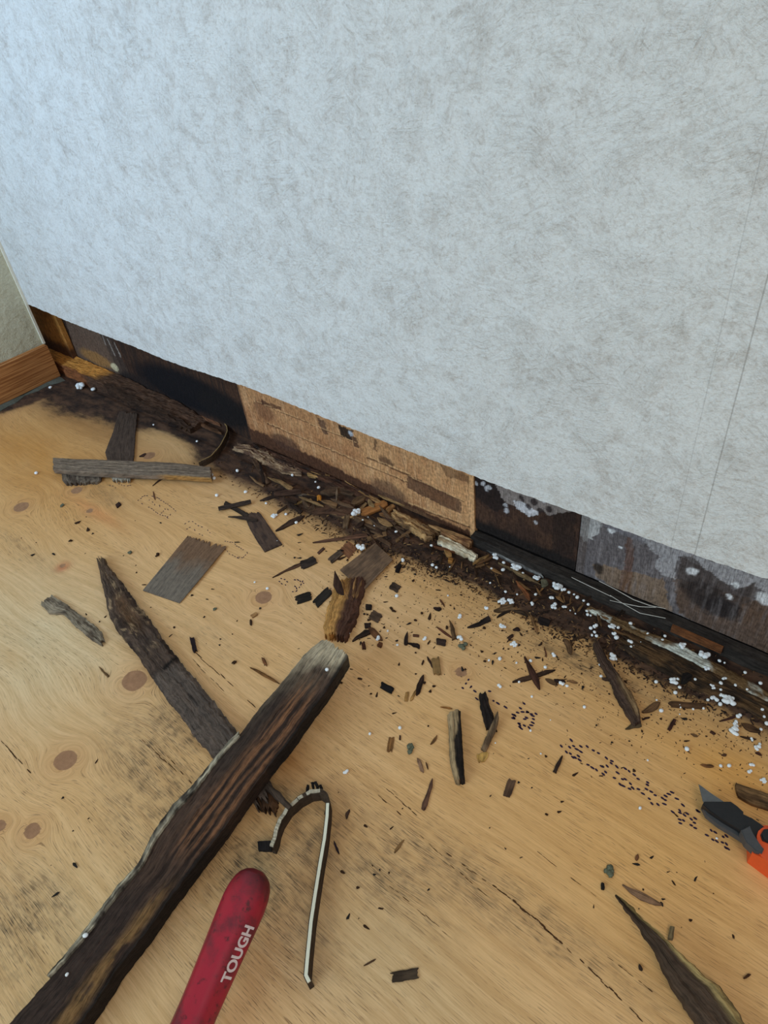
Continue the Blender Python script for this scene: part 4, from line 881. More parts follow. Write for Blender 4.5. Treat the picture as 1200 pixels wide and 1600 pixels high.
piece('caulk_strip', 'broken whitish caulk line along the black plate at right', 'caulk', [(922, 946), (960, 962), (1000, 980), (1060, 1004), (1110, 1030), (1160, 1056), (1235, 1098)], [(914, 951), (950, 969), (992, 989), (1050, 1016), (1100, 1042), (1150, 1070), (1230, 1112)], base=0, th=.003, jag=(.01, .0), ridge=.0012, edge=.0014, rnd=.5, mat=M_EARTH, n=220, colfn=c_cau)
# loose threads
def wire(name, label, cat, pts, r, mat, parent=None):
    cu = bpy.data.curves.new(name, 'CURVE'); cu.dimensions = '3D'; cu.bevel_depth = r; cu.bevel_resolution = 1
    sp = cu.splines.new('POLY'); P = resamp(pts, 40); sp.points.add(39); o = P.mean(axis=0)
    for k, p in enumerate(P): sp.points[k].co = (*(p - o), 1); sp.points[k].radius = 1 - .5 * abs(k / 39 - .5)
    tmp = bpy.data.objects.new(name, cu); C.objects.link(tmp); dg = bpy.context.evaluated_depsgraph_get()
    me = bpy.data.meshes.new_from_object(tmp.evaluated_get(dg)); bpy.data.objects.remove(tmp); me.materials.clear()
    ob = link(name, me, mat, parent); ob.location = o; return tag(ob, label, cat)
WF = lambda l, y=.488: [Wl(a, b, y) for a, b in l]
M_THREAD = plain('pale_thread', (190, 184, 176), .8, .2)
for lb, l in (('pale thread stretched along the panel ledge at right, upper one', [(893, 902), (905, 908), (930, 920), (955, 932)]), ('pale thread bundle from the panel ledge to the plate corner', [(936, 908), (960, 920), (990, 937), (1015, 946), (1040, 951)]),
              ('thin pale thread sagging across the black plate', [(953, 938), (975, 943), (1000, 948), (1025, 949)]), ('lower pale thread looping over the black plate', [(953, 930), (975, 944), (1000, 958), (1020, 962), (1040, 966)])):
    wire('loose_thread', lb, 'thread', WF(l, .4895), .00045, M_THREAD)

# ------------------------------------------------------------------ curved strip with white edge (bottom centre)
M_SBLACK = fibre_wood('blackened_strip', .6, .8)
path = [(424, 1322), (429, 1310), (431, 1298), (437, 1282), (450, 1262), (467, 1247), (485, 1237), (500, 1235), (509, 1241), (512, 1255), (511, 1275), (507, 1310), (500, 1350), (492, 1400), (486, 1440), (481, 1490), (478, 1524), (483, 1534)]
HS = .0135
st = ribbon('bent_strip', path, HS, .0036, M_SBLACK, wav=.001); tag(st, 'thin hook-shaped bent strip with white edge beside the red handle', 'wood strip')
ed = ribbon('white_edge', path[9:], HS + .0004, .0024, plain('cream_white_edge', (226, 224, 204), .6, .3, var=.04), parent=st, top_only=True); ed['label'] = 'smooth white upper edge'
ed = ribbon('flaking_edge', path[:8], HS + .0004, .0030, plain('flaky_white_edge', (176, 166, 146), .9, .2, var=.45, sc=420), parent=st, top_only=True, wav=.0016); ed['label'] = 'flaking whitish edge'
p, q = [(402, 1314), (403, 1328)], [(425, 1313), (424, 1329)]
piece('end_tab', 'black square end', None, p, q, mat=M_SBLACK, parent=st, base=.008, th=.0035, jag=(.05, .05), col=(30, 26, 26), col2=(18, 16, 16))
for a, b in (((478, 1240), (481, 1226)), ((490, 1235), (487, 1222)), ((497, 1236), (492, 1221)), ((503, 1236), (500, 1226))):
    L_, R_ = sliver(a, b, 5, 'one'); piece('black_flake', None, None, L_, R_, mat=M_SBLACK, parent=st, base=(.009, .008), th=.002, col=(26, 22, 22))
splinter('dark splinter lying over the start of the hook-shaped strip', (414, 1222), (453, 1262), 11, 'one', th=.003, base=(.016, .014), col=(70, 58, 50), name='wood_chip', cat='wood chip')
piece('wood_chip', 'brown rotten fragment under the thick lumber by the hook-shaped strip', 'wood chip', [(400, 1212), (396, 1240), (404, 1262)], [(428, 1232), (432, 1250), (430, 1272)], base=0, th=.009, jag=(.05, .25), ridge=.0015, edge=.002, col=(92, 66, 46), col2=(56, 42, 34), rnd=.7)

# ------------------------------------------------------------------ screwdriver handle
def handle():
    # axis on the floor: butt end to shaft end
    R0 = .0148
    A = F(409, 1379, .015); B = F(316, 1600, .013); d = (B - A); d[2] = 0; d /= np.linalg.norm(d); L = .118
    side = np.array([-d[1], d[0], 0]); up = np.array([0, 0, 1.0])
    if side[0] < 0: side = -side
    prof = [(0, .0), (.0012, .0055), (.003, .0085), (.006, .0112), (.010, .0130), (.016, .0143), (.024, .0149), (.034, .0147), (.046, .0141), (.060, .0134), (.075, .0127), (.09, .0122), (.104, .0122), (.112, .0128), (.116, .0122), (.118, .008)]
    ss = np.array([p[0] for p in prof]); rr = np.array([p[1] for p in prof])
    S = np.concatenate([np.linspace(0, .01, 14), np.linspace(.0115, L, 80)])
    def rad(s, th):
        r = np.interp(s, ss, rr) * 1.10; k = np.clip((s - .02) / .03, 0, 1)  # rounded butt turning into a softly six-sided grip
        return r * (1 + .035 * k * (np.cos(6 * (th - .5)) - .3))
    base = A - d * .002
    def pt(s, th, off=0.0):
        r = rad(s, th) + off; return base + d * s + side * (r * math.sin(th)) + up * (r * math.cos(th) + np.interp(s, [0, .02, L], [.0166, .0166, .0140]))
    N = 72; V = []; Fc = []
    for s in S:
        for k in range(N): V.append(pt(s, 2 * math.pi * k / N))
    for i in range(len(S) - 1):
        for k in range(N): a = i * N + k; b = i * N + (k + 1) % N; Fc.append((a, b, b + N, a + N))
    Fc.append(tuple(range(N))); Fc.append(tuple((len(S) - 1) * N + k for k in range(N)))
    root = bpy.data.objects.new('screwdriver', None); C.objects.link(root); root.location = (A[0], A[1], 0)
    tag(root, 'screwdriver with dirty red handle lying on the plywood at bottom', 'screwdriver')
    t = NT('dirty_red_rubber', .42, .45); tc = t.n('ShaderNodeTexCoord').outputs['Object']
    c = t.mix(t.step(t.noise(tc, 60, 5, .65), .42, .68), lin4((166, 32, 52)), lin4((112, 38, 48)))
    c = t.mix(t.math('MULTIPLY', t.step(t.noise(t.mapping(tc, (1, 1, 1), (3, 1, 2)), 150, 3, .6), .57, .70), .75), c, lin4((60, 30, 34)))
    a = t.attr('Col').outputs['Color']; c = t.mix(1.0, c, a, 'MULTIPLY'); t.col(c); t.bump(t.noise(tc, 700, 3), .12, .0004)
    me = mesh(V, Fc, smooth=True); Va = np.array(V); sv = (Va - base) @ d
    g = 1 - .55 * (1 - sst(.004, .026, sv + .006 * (fbm(Va[:, 0] * 200, Va[:, 1] * 200, 3) - .5))) ; setcol(me, np.stack([g, g * .98, g * 1.0], 1))
    recenter(me, np.array(root.location)); grip = link('grip', me, t.m, root)
    # steel shaft beyond the grip
    V = []; Fc = []; n = 20
    for i, s in enumerate((L - .004, L + .07)):
        for k in range(n): th = 2 * math.pi * k / n; V.append(base + d * s + side * .003 * math.sin(th) + up * (.0126 + .003 * math.cos(th)))
    for k in range(n): Fc.append((k, (k + 1) % n, n + (k + 1) % n, n + k))
    Fc += [tuple(range(n)), tuple(range(n, 2 * n))]
    me = mesh(V, Fc); recenter(me, np.array(root.location)); link('shaft', me, M_STEEL, root)
    # printed lettering wrapped on the grip
    def text(body, name, s0, th0, size, sx=1.0, shear=.2):
        cu = bpy.data.curves.new(name, 'FONT'); cu.body = body; cu.size = size; cu.shear = shear; cu.offset = size * .035; cu.resolution_u = 4
        tmp = bpy.data.objects.new(name, cu); C.objects.link(tmp); dg = bpy.context.evaluated_depsgraph_get()
        m0 = bpy.data.meshes.new_from_object(tmp.evaluated_get(dg)); bpy.data.objects.remove(tmp)
        bmn = bmesh.new(); bmn.from_mesh(m0)
        bmesh.ops.triangulate(bmn, faces=bmn.faces)
        for _ in range(2): bmesh.ops.subdivide_edges(bmn, edges=[e for e in bmn.edges if e.calc_length() > size * .12], cuts=1)
        for v in bmn.verts:
            # x runs towards the butt, y towards the top of the handle
            s = s0 - v.co.x * sx; th = th0 - v.co.y / .0138; v.co = Vector(pt(s, th, .00012)) - root.location
        bmn.to_mesh(m0); bmn.free(); m0.materials.clear(); return link(name, m0, M_WHITEMARK, grip)
    text('TOUGH', 'print_lettering', .0715, 1.34, .0100, .98, -.25)
    return pt
handle()

# ------------------------------------------------------------------ utility knife
A = F(1150, 1290); kn = bpy.data.objects.new('utility_knife', None); C.objects.link(kn); kn.location = (A[0], A[1], 0)
tag(kn, 'utility knife with orange handle and exposed blade at the right edge', 'knife')
prism('blade', [(1091.5, 1225), (1112, 1240), (1136, 1256), (1150, 1262), (1128, 1272), (1104, 1262), (1098, 1251)], .0125, .0131, M_STEEL, kn, bevel=0)
prism('nose', [(1098, 1256), (1101, 1252), (1142, 1252), (1151, 1259), (1162, 1268), (1160, 1273), (1167, 1276), (1174, 1277), (1189, 1288), (1200, 1296), (1196, 1325), (1176, 1311), (1152, 1294), (1130, 1281), (1108, 1266)], .0095, .0165, M_NOSE, kn)
prism('nose_base', [(1097, 1259), (1104, 1258), (1135, 1270), (1152, 1292), (1182, 1294), (1200, 1310), (1193, 1331), (1172, 1319), (1146, 1302), (1124, 1289), (1104, 1273)], .0065, .0120, M_GREY, kn)['label'] = 'dark grey lower edge of the metal nose'
prism('thumb_lug', [(1122, 1285), (1126, 1283), (1135, 1290), (1132, 1292), (1124, 1290)], .005, .010, M_NOSE, kn, bevel=.0002)
bd = prism('body', [(1176, 1303), (1179, 1294), (1188, 1287), (1204, 1287), (1240, 1306), (1330, 1366), (1352, 1398), (1330, 1426), (1290, 1412), (1226, 1366), (1192, 1341), (1177, 1330)], 0, .019, M_ORANGE, kn, bevel=.0028)
prism('lower_rail', [(1158, 1297), (1172, 1290), (1177, 1303), (1184, 1316), (1194, 1326), (1191, 1333), (1182, 1330), (1166, 1315)], .012, .0206, M_GREY, kn)['label'] = 'dark grey rail lying over the orange body'
prism('slider', [(1189, 1303), (1194, 1295), (1204, 1294), (1232, 1312), (1240, 1326), (1230, 1332), (1206, 1318), (1192, 1312)], .0185, .0212, M_NOSE, kn, bevel=.0008)

# ------------------------------------------------------------------ moss / dust lumps
def lump_mesh(seed, n=7, spread=.9, r=.5, sub=2, noise_=.18):
    rnd = random.Random(seed); bmn = bmesh.new()
    for k in range(n):
        c = Vector((rnd.uniform(-1, 1), rnd.uniform(-1, 1), rnd.uniform(0, .5))) * spread * (0 if n == 1 else .6); rr = r * rnd.uniform(.7, 1.15)
        ret = bmesh.ops.create_icosphere(bmn, subdivisions=sub, radius=rr)
        for v in ret['verts']:
            f_ = 1 + noise_ * (rnd.random() - .5) * 2; v.co = v.co * f_ + c
    zmin = min(v.co.z for v in bmn.verts)
    for v in bmn.verts: v.co.z -= zmin
    me = bpy.data.meshes.new('lump'); bmn.to_mesh(me); bmn.free()
    for p_ in me.polygons: p_.use_smooth = True
    return me
def px_size(px, py, r):
    a = F(px - r, py); b = F(px + r, py); return np.linalg.norm(a - b) / 2
for k, (lb, x, y, r) in enumerate((('green-grey moss lump near the big pointed splinter', 951, 1362, 10), ('pale green fluff lump above the round reddish knot', 724, 1010, 7), ('small dark green crumb right of the dark pointed board', 336, 951, 4), ('greyish dust tuft in open floor above the brown leaf splinter', 642, 1171, 8), ('grey-green crumb left above the large rectangular veneer', 203, 865, 4), ('dark grey crumb beside the side of the thick lumber', 457, 1083, 5), ('grey-green crumb above the reddish knots at left', 97, 791, 3.5), ('brown-black crumb left above the large rectangular veneer', 246, 868, 4), ('brown pellet between shaving and black rod', 366, 1036, 4), ('small brown crumb left of the large veneer', 110, 846, 3))):
    me = lump_mesh(900 + k, 6, .9, .45, 2, .2); me.materials.append(M_MOSS if k < 7 else M_DUST); s = px_size(x, y, r); me.transform(Matrix.Scale(s, 4)); me.transform(Matrix.Diagonal((1, 1.2, .7, 1)))
    o = bpy.data.objects.new('moss_lump' if k < 7 else 'dirt_crumb', me); C.objects.link(o); o.location = F(x, y, .0); tag(o, lb, 'lump' if k < 7 else 'crumb')

# ------------------------------------------------------------------ white foam crumbs
bead = [lump_mesh(10 + k, 1, 0, .9, 2, .06) for k in range(4)]; pair = [lump_mesh(20 + k, 3, .9, .62, 2, .08) for k in range(4)]; lumpy = [lump_mesh(30 + k, 11, 1.0, .42, 2, .10) for k in range(5)]
for m_ in bead + pair + lumpy: m_.materials.append(M_FOAM)
NAMED = [(557, 801, 9, 'bright white foam lump in front of the orange-tan stick'), (564, 856, 8, 'bluish-white foam lump on the corner of the grey-brown veneer'), (428, 806, 6, 'white foam crumb right of the dark bent chip'), (629, 876, 5, 'white foam crumb on the black stub right of the veneer'),
 (773, 870, 7, 'bluish foam lump under the bluish-grey strip'), (805, 887, 9, 'irregular foam lump on the thin tan rod'), (838, 903, 6, 'foam lump beside the pale stone-like chip'), (785, 940, 7, 'left foam lump of the pair above the black pointed splinter'), (799, 940, 7, 'right foam lump of the pair above the black pointed splinter'),
 (871, 917, 10, 'largest bluish foam lump against the bluish-grey wall foot'), (718, 998, 7, 'elongated foam crumb touching the brown twig'), (803, 1007, 6, 'upright foam crumb above the crossed splinters'), (785, 979, 6, 'flat foam crumb right of the black pointed splinter'), (958, 1027, 8, 'ragged foam lump right of the long bark splinter'),
 (957, 979, 6, 'bluish foam crumb on the strip above the ragged foam lump'), (1100, 1025, 10, 'foam heap on the caulk line at right'), (1066, 1009, 7, 'foam cluster on the caulk line above the black plate corner'), (1051, 1065, 8, 'foam cluster left of the black crumpled clump'), (1139, 1094, 11, 'biggest foam cluster at the edge of the dark strip at right'),
 (1116, 1093, 7, 'foam crumb left of the biggest foam cluster'), (1150, 1143, 10, 'broad flat foam lump below the thin rod at far right'), (1149, 1131, 6, 'small oblong foam crumb touching the broad flat lump'), (1185, 1169, 7, 'foam cluster near the right edge below the thin brown sliver'), (125, 604, 9, 'greyish foam lump in the far left corner by the sill plate'),
 (146, 609, 4, 'small foam crumb right of the lump in the far left corner'), (1193, 1220, 6, 'foam crumb above the grained board end at the right edge'), (540, 1206, 5, 'lone foam crumb between thick lumber and dust tuft'), (1114, 1074, 6, 'foam crumb above the biggest foam cluster'), (865, 947, 6, 'foam crumb in the dark strip below the largest bluish lump')]
BEADS = [(447, 804, 3.5), (463, 817, 3.5), (498, 762, 4), (493, 753, 2.5), (457, 743, 2.5), (407, 735, 2), (371, 736, 4), (384, 769, 4), (331, 743, 4), (335, 748, 3), (339, 775, 3), (416, 787, 3), (433, 846, 2), (576, 809, 2.5), (567, 813, 2.5), (619, 831, 3), (585, 822, 2), (624, 805, 3), (676, 883, 4), (682, 887, 4), (674, 853, 3), (690, 852, 2),
 (703, 886, 2), (620, 932, 4), (787, 880, 3.5), (786, 891, 3.5), (768, 889, 3), (766, 911, 3), (817, 896, 4), (790, 925, 3), (808, 929, 3), (837, 929, 4), (831, 944, 5), (760, 950, 5), (718, 963, 5), (781, 1030, 4), (764, 1032, 3), (807, 1036, 3), (864, 1023, 4.5), (852, 1043, 4), (829, 1033, 4), (811, 1066, 3.5), (780, 1072, 4.5), (831, 1089, 3),
 (829, 1142, 3), (774, 1161, 2), (878, 1068, 5), (886, 1072, 4), (913, 1105, 4), (862, 935, 5), (882, 949, 4.5), (880, 922, 4.5), (889, 926, 4), (897, 929, 3), (902, 934, 4), (912, 939, 3), (919, 945, 3), (891, 954, 2), (899, 959, 2), (917, 955, 3), (918, 961, 3.5), (923, 962, 3), (923, 982, 3.5), (930, 979, 5), (929, 988, 4), (925, 993, 3.5), (932, 994, 4),
 (966, 981, 4), (959, 990, 5), (963, 997, 4), (983, 1003, 5), (986, 1011, 3.5), (990, 1010, 3), (1001, 1004, 2.5), (1012, 991, 4), (985, 975, 4), (962, 1030, 4), (938, 1039, 4), (939, 1057, 3.5), (1035, 1001, 4), (1039, 994, 4), (1102, 1044, 4.5), (1107, 1045, 4), (1085, 1051, 2), (1086, 1062, 3), (1059, 1061, 4), (1062, 1074, 4), (1055, 1083, 3.5), (1025, 1066, 4),
 (1026, 1094, 2.5), (1033, 1111, 4), (1062, 1103, 4.5), (1099, 1107, 4), (1083, 1108, 3), (1062, 1116, 2), (1132, 1061, 5), (1126, 1068, 4), (1126, 1078, 4), (1128, 1087, 4.5), (1149, 1071, 4), (1106, 1094, 4), (1125, 1101, 4), (1155, 1118, 5), (1189, 1140, 4), (1174, 1155, 4.5), (1187, 1163, 4), (1073, 1171, 4), (1191, 1109, 4), (1194, 1120, 4), (1198, 1131, 4),
 (1164, 1051, 4), (1137, 1056, 3), (1124, 1033, 3), (1132, 1036, 3), (1012, 1188, 2.5), (1126, 1197, 4), (1139, 1197, 4), (1175, 1196, 5), (1172, 1205, 5), (1000, 1263, 4), (1188, 1068, 4), (1167, 1078, 3), (578, 1147, 4), (625, 1138, 3.5), (663, 998, 5), (606, 986, 3), (545, 990, 3.5), (590, 998, 5), (418, 920, 4), (398, 910, 2.5), (57, 740, 3), (621, 1008, 3), (174, 1462 - 900, 2), (1120, 1310, 2), (240, 664, 2.5), (308, 690, 2.5), (79, 606, 2.5), (845, 1178, 2), (700, 931, 2.5), (860, 1125, 1.5)]
LAND = [(125, 620, 'in the far left corner by the sill plate'), (300, 670, 'inside the bent strip loop at left'), (340, 755, 'by the right end of the grey batten'), (110, 790, 'by the knots left of the grey batten'), (270, 890, 'around the large rectangular veneer'),
 (90, 970, 'near the grey splintered chip at left'), (410, 800, 'around the dark bent veneer chip'), (490, 770, 'in the debris pile by the wall foot'), (450, 890, 'near the dark square chip and thin stick'), (560, 870, 'around the grey-brown veneer piece'), (560, 950, 'around the fibrous brown chunk'),
 (620, 830, 'on the damp strip right of the debris pile'), (645, 895, 'right of the grey-brown veneer corner'), (600, 1000, 'near the frayed dark stick'), (650, 1000, 'near the star-shaped crumb'), (705, 985, 'by the brown twig and oblong foam crumb'), (400, 930, 'by the round knot in the centre'), (400, 1050, 'between the two big boards'),
 (600, 1075, 'near the lone black rectangular chip'), (660, 1065, 'by the dark spindle splinter'), (745, 950, 'by the black pointed splinter'), (695, 880, 'in the damp strip below the pale rotted strip'), (785, 885, 'along the thin tan rod'), (800, 945, 'by the curved grey bark piece'), (870, 930, 'below the largest bluish foam lump'),
 (910, 950, 'on the damp strip left of the caulk line'), (925, 985, 'at the top of the long bark splinter'), (970, 990, 'where the caulk line begins'), (960, 1040, 'right of the long bark splinter'), (920, 1080, 'left of the long bark splinter'), (845, 1060, 'around the crossed splinters'), (770, 1110, 'by the charred black splinter'), (715, 1160, 'by the short thick two-tone stick'),
 (790, 1020, 'in open floor left of the crossed splinters'), (1050, 1010, 'on the caulk line at right'), (1050, 1075, 'around the black crumpled clump'), (1075, 1105, 'along the long flat brown stick'), (1130, 1080, 'around the biggest foam cluster'), (1185, 1090, 'at the right end of the caulk line'), (1150, 1140, 'around the broad flat foam lump'),
 (1185, 1165, 'at the right edge below the brown bark flake'), (1130, 1200, 'between the bark flake and the knife'), (1010, 1180, 'above the long ink lettering'), (880, 1190, 'at the left end of the ink lettering'), (1040, 1260, 'below the middle of the ink lettering'), (800, 1230, 'near the forked brown chip'), (660, 1240, 'near the splinter with the pale ring'),
 (630, 1160, 'near the dust tuft'), (540, 1200, 'between the thick lumber and the dust tuft'), (530, 1290, 'right of the hook-shaped strip'), (450, 1330, 'inside the hook-shaped strip'), (620, 1500, 'around the bottom rectangular chip'), (550, 1430, 'in open floor right of the red handle'), (700, 1380, 'by the long crack at bottom centre'), (860, 1330, 'in open floor below the ink lettering'),
 (960, 1370, 'near the large moss lump'), (1080, 1380, 'between the knife and the big pointed splinter'), (1150, 1480, 'right of the big pointed splinter'), (950, 1500, 'left of the big pointed splinter'), (100, 1190, 'around the two knots at lower left'), (60, 1300, 'around the lowest knot at left'), (150, 1360, 'left of the thick lumber'), (220, 1150, 'between the large knot and the dark pointed board'), (1080, 1150, 'in open floor below the long flat brown stick')]
def near(x, y): return min(LAND, key=lambda q: (q[0] - x) ** 2 + (q[1] - y) ** 2)[2]
rnd = random.Random(5); foam_n = [0]
def put_bead(x, y, r, label, group=None, z=0.0, big=False):
    foam_n[0] += 1; src = rnd.choice(lumpy if big or r >= 7 else (pair if r >= 4.5 else bead))
    o = bpy.data.objects.new('foam_crumb', src); C.objects.link(o); s = px_size(x, y, r) * .95
    p_ = F(x, y, z + s * .3); o.location = (p_[0], p_[1], z - .0001); o.scale = (s * rnd.uniform(.85, 1.15), s * rnd.uniform(.85, 1.15), s * rnd.uniform(.7, .9)); o.rotation_euler.z = rnd.uniform(0, 6.28)
    tag(o, label, 'foam crumb', group); return o
for x, y, r, lb in NAMED: put_bead(x, y, r, lb, z=.0045 if (x, y) == (564, 856) else (.003 if 1090 < x < 1110 and y < 1030 or (x, y) == (1066, 1009) else 0), big=r >= 6)
stripx = [F(*q)[:2] for q in ((300, 712), (575, 858), (745, 912), (850, 972), (1040, 1065), (1200, 1135))]; stripx = np.array(stripx)
for x, y, r in BEADS:
    q = F(x, y); on = q[1] > np.interp(q[0], stripx[:, 0], stripx[:, 1])
    put_bead(x, y, r, ('small' if r >= 4 else 'tiny') + ' white foam bead ' + near(x, y), ('small' if r >= 4 else 'tiny') + ' foam beads ' + near(x, y), z=.001 if on else 0)
for x, y, z, lb in ((511, 1047, .042, 'single foam bead on the sandy end of the thick lumber'), (134, 1462, .0262, 'upper foam bead on the lower part of the thick lumber'), (105, 1523, .024, 'lower foam bead on the lower part of the thick lumber')):
    put_bead(x, y, 4, lb, z=z)

# tiny crumbs and slivers of rot
crumbs = []
for k in range(6):
    me = lump_mesh(50 + k, 1, 0, .9, 1, .45); [setattr(p_, 'use_smooth', False) for p_ in me.polygons]; me.materials.append(M_DUST if k % 2 else M_BLACKROT); crumbs.append(me)
clus = [(650, 940, 90, 45, 22), (690, 900, 70, 20, 22), (610, 990, 45, 30, 20), (760, 1000, 110, 50, 26), (930, 1050, 80, 40, 34), (560, 870, 60, 20, 14), (470, 860, 50, 30, 9), (850, 1010, 70, 30, 18), (1100, 1130, 70, 40, 26), (1000, 1180, 140, 40, 18), (600, 1080, 90, 60, 18), (800, 1260, 260, 120, 22), (1050, 1400, 100, 80, 16), (240, 930, 120, 90, 22), (120, 850, 100, 60, 12), (400, 1000, 60, 60, 8), (560, 1350, 90, 90, 12), (120, 1300, 80, 80, 10), (700, 1180, 80, 60, 10)]
gi = 0
for cx, cy, sx_, sy_, n in clus:
    for k in range(n):
        if gi >= 300: break
        x, y = cx + rnd.gauss(0, sx_ * .6), cy + rnd.gauss(0, sy_ * .6)
        q = F(x, y)
        if q[1] > np.interp(q[0], stripx[:, 0], stripx[:, 1]) - .004 or not (5 < x < 1195) or y > 1590: continue
        gi += 1; o = bpy.data.objects.new('rot_crumb', rnd.choice(crumbs)); C.objects.link(o); sz_ = rnd.choice((1.2, 1.6, 2.0, 2.4, 3.0)); s = px_size(x, y, sz_)
        el = rnd.choice((1, 1, 1.6, 2.6)); kw = 'dark rotten wood ' + ('flake' if el > 2 else 'crumb') + ' '; o.location = (q[0], q[1], 0); o.scale = (s * el, s * .8, s * .35); o.rotation_euler.z = rnd.uniform(0, 3.14)
        tag(o, ('small ' if sz_ > 2 else 'tiny ') + kw + near(x, y), 'rot crumb', ('small ' if sz_ > 2 else 'tiny ') + kw + near(x, y))
# uncountable dust and fibres in the damp strip
def dust():
    rg = np.random.default_rng(3); V = []; Fc = []; cols = []
    def tetra(p, s, el, ang, c):
        b = len(V); ca, sa = math.cos(ang), math.sin(ang)
        for dx, dy, dz in ((-el, -.5, 0), (el, -.4, .1), (el * .7, .5, 0), (-el * .8, .5, .1), (0, 0, .8)):
            V.append((p[0] + s * (dx * ca - dy * sa), p[1] + s * (dx * sa + dy * ca), p[2] + s * dz))
        Fc.extend([(b, b + 1, b + 4), (b + 1, b + 2, b + 4), (b + 2, b + 3, b + 4), (b + 3, b, b + 4), (b + 3, b + 2, b + 1, b)]); cols.extend([c] * 5)
    pal = [lin(c) for c in ((52, 36, 28), (34, 26, 22), (88, 62, 42), (120, 88, 56), (66, 46, 34), (150, 118, 78))]
    for k in range(3000):
        x = rg.uniform(300, 1230); xf = F(x, 800)[0]
        x = F(rg.uniform(330, 1230), rg.uniform(690, 1120))[0]; yb = np.interp(x, stripx[:, 0], stripx[:, 1]); y = yb - .012 + abs(rg.normal(0, .030)) * 1.0
        if not (-.80 < x < .08) or y > .489 or y < yb - .02: continue
        tetra((x, y, .0004), rg.uniform(.0004, .0015), rg.choice((1, 1, 1.4, 2.4)), rg.uniform(0, 3.14), pal[rg.choice(6, p=(.3, .25, .2, .1, .1, .05))])
    for k in range(1500):
        x, y = F(rg.uniform(520, 1200), 900)[0], 0
        x = rg.uniform(-.45, .05); yb = np.interp(x, stripx[:, 0], stripx[:, 1]); y = yb - abs(rg.normal(0, .045))
        if y < .2: continue
        tetra((x, y, 0), rg.uniform(.0003, .0008), rg.choice((1, 1.8)), rg.uniform(0, 3.14), pal[rg.choice(3)])
    me = mesh(V, Fc); setcol(me, np.array(cols)); return me
t = NT('crumb_dust', .9, .2); t.col(t.attr('Col').outputs['Color'])
tag(link('rot_dust', dust(), t.m), 'fine dark dust and fibres of rotten wood along the wall foot', 'dust', kind='stuff')

# ------------------------------------------------------------------ marks on the plywood: ink stamp dots and cracks
def marks(name, lst, mat, z=.00025):
    V = []; Fc = []
    for (x, y, ln, wd, ang) in lst:
        c, s = math.cos(ang), math.sin(ang); pts = []
        for k in range(8):
            a = k / 8 * 2 * math.pi; u, w_ = ln / 2 * math.cos(a), wd / 2 * math.sin(a); pts.append(F(x + u * c - w_ * s, y + u * s + w_ * c, z))
        b = len(V); V.extend(pts); Fc.append(tuple(range(b, b + 8)))
    me = mesh(V, Fc); bmn = bmesh.new(); bmn.from_mesh(me)
    for f_ in bmn.faces:
        if f_.normal.z < 0: f_.normal_flip()
    bmn.to_mesh(me); bmn.free(); o = link(name, me, mat, floor); return o
st1 = [(68, 143), (120, 150), (145, 143), (165, 163), (190, 178), (190, 145), (230, 146), (268, 170), (300, 187), (350, 218), (384, 236), (100, 180), (125, 190), (140, 213), (155, 215), (175, 205), (182, 230), (235, 260), (262, 278), (288, 292), (330, 318), (322, 270), (355, 268), (345, 305), (380, 250), (415, 272), (420, 310), (400, 342), (468, 284), (492, 300), (524, 322), (548, 348), (450, 350), (468, 350), (435, 382), (455, 392), (495, 410), (515, 405), (500, 378), (550, 412), (578, 440), (608, 370), (606, 385), (600, 412), (630, 428), (655, 450), (618, 472), (634, 502), (672, 508), (712, 505), (718, 480), (700, 468), (720, 455), (740, 443), (760, 432), (790, 472), (828, 512), (765, 555), (808, 545), (810, 560), (855, 565), (808, 602), (832, 608), (812, 625), (880, 600), (905, 595), (880, 638), (900, 622), (905, 655), (838, 575), (925, 552), (918, 545), (1005, 670), (1030, 682), (978, 700), (1015, 728), (1040, 738), (1080, 710), (1100, 705), (1120, 688), (1075, 745), (1100, 755), (1095, 778), (1110, 785), (130, 106)]
r2 = random.Random(8); ink = [(860 + a / 4, 1130 + b / 4, r2.uniform(6, 9), 3.1, .6 + r2.uniform(-.25, .25)) for a, b in st1]
marks('ink_stamp', ink, M_INK)['label'] = 'long dotted purple ink lettering'
def dots(cells, n, seed, ln=3.4, wd=1.8, ang=.6):
    r3 = random.Random(seed); out = []
    for (cx, cy, rx, ry, rot) in cells:
        for k in range(n):
            a = k / n * 2 * math.pi + r3.uniform(-.1, .1); u, v_ = rx * math.cos(a), ry * math.sin(a)
            out.append((cx + u * math.cos(rot) - v_ * math.sin(rot), cy + u * math.sin(rot) + v_ * math.cos(rot), ln * r3.uniform(.7, 1.3), wd, ang + r3.uniform(-.4, .4)))
    return out
def dline(pts, step, ln, wd):
    out = []; P = resamp(pts, max(3, int(np.linalg.norm(np.diff(np.array(pts, float), axis=0), axis=1).sum() / step))); T = np.gradient(P, axis=0)
    for p_, t_ in zip(P, T):
        if r2.random() < .15: continue
        out.append((p_[0] + r2.gauss(0, .4), p_[1] + r2.gauss(0, .4), ln * r2.uniform(.7, 1.4), wd, math.atan2(t_[1], t_[0]) + r2.gauss(0, .2)))
    return out
FA = []
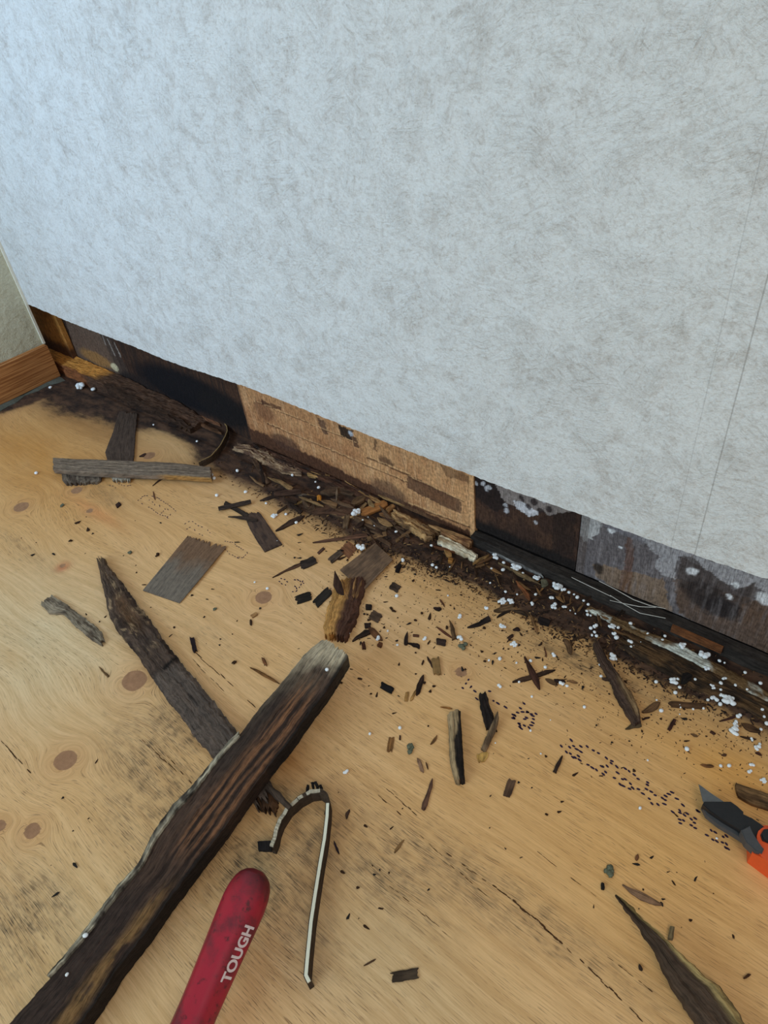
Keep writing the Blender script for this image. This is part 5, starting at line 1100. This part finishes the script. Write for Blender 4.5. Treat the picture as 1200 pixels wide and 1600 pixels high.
for l in ([(216, 781), (228, 774), (242, 776), (258, 785), (274, 798)], [(218, 785), (234, 794), (248, 802), (262, 809)], [(234, 781), (242, 788), (238, 792)], [(250, 790), (258, 797), (252, 802)], [(262, 796), (268, 803), (262, 808)],
          [(290, 818), (298, 814), (306, 818)], [(292, 826), (300, 823), (304, 828)], [(310, 822), (320, 824), (328, 832)], [(306, 832), (314, 836), (322, 838)], [(352, 846), (364, 848), (378, 858), (386, 864), (380, 872), (370, 870)], [(352, 858), (360, 866), (372, 872)], [(186, 756), (196, 760), (204, 758)], [(172, 758), (180, 762)]):
    FA += dline(l, 3.6, 2.8, 1.3)
marks('ink_stamp', FA, plain('faint_ink', (96, 72, 70), .8, .2))
MID = [(640 + a / 4.446, 920 + b / 4.446, r2.uniform(5.5, 8), 3.0, .5 + r2.gauss(0, .25)) for a, b in ((720, 875), (750, 860), (725, 895), (760, 935), (765, 960), (775, 970), (797, 950), (800, 905), (812, 895), (785, 855), (770, 830), (795, 797), (820, 855), (845, 870), (855, 882), (860, 905), (855, 930), (845, 948), (830, 965), (765, 945), (818, 858), (732, 880), (720, 900), (878, 868))]
marks('ink_stamp', MID + [(736, 1073, 5, 3, 2.3), (732, 1062, 4, 3, 2.3), (728, 1068, 4, 3, 2.2), (723, 1075, 5, 3, .6), (742, 1080, 7, 3, .6), (757, 1088, 7, 3, .6), (745, 1092, 8, 2.5, .7), (771, 1095, 4, 3, .6), (778, 1099, 8, 3, .6), (790, 1105, 8, 3, .6), (765, 1080, 6, 3, .2)], M_INK)
CI = []
for l in ([(435, 902), (444, 905), (452, 911)], [(437, 909), (446, 914)], [(456, 907), (466, 906), (474, 911)], [(460, 916), (466, 922), (458, 925)], [(472, 908), (468, 918)]): CI += dline(l, 3.6, 3.2, 1.8)
marks('ink_stamp', CI, M_INK)
cr = []
def crack(a, b, wd, seed, gap=.25):
    r3 = random.Random(seed); a = np.array(a, float); b = np.array(b, float); n = int(np.linalg.norm(b - a) / 9); ang = math.atan2(*(b - a)[::-1])
    for k in range(n):
        if r3.random() < gap: continue
        p_ = a + (b - a) * (k + .5) / n + np.array([r3.gauss(0, .7), r3.gauss(0, .7)]); cr.append((p_[0], p_[1], r3.uniform(8, 15), wd * r3.uniform(.5, 1.2), ang + r3.gauss(0, .03)))
for q in (((690, 1328), (800, 1405), 2, 1), ((800, 1405), (880, 1475), 3.2, 2), ((880, 1475), (1010, 1600), 2.4, 3), ((0, 1156), (48, 1208), 2.2, 4), ((307, 1022), (400, 1105), 1.8, 5), ((300, 1030), (350, 1080), 1.4, 6), ((575, 1228), (655, 1300), 1.6, 7), ((595, 1225), (650, 1272), 1.6, 8), ((950, 1495), (1020, 1550), 1.6, 9), ((610, 1385), (700, 1460), 1.2, 11), ((260, 1180), (300, 1225), 1.6, 12), ((215, 1150), (275, 1205), 1.5, 13), ((650, 1300), (760, 1400), 1.2, 14), ((840, 1330), (930, 1400), 1.2, 16)):
    crack(*q, gap=.12 if q[3] in (2, 4) else .35)
marks('grain_crack', cr, M_CRACK, .0002)
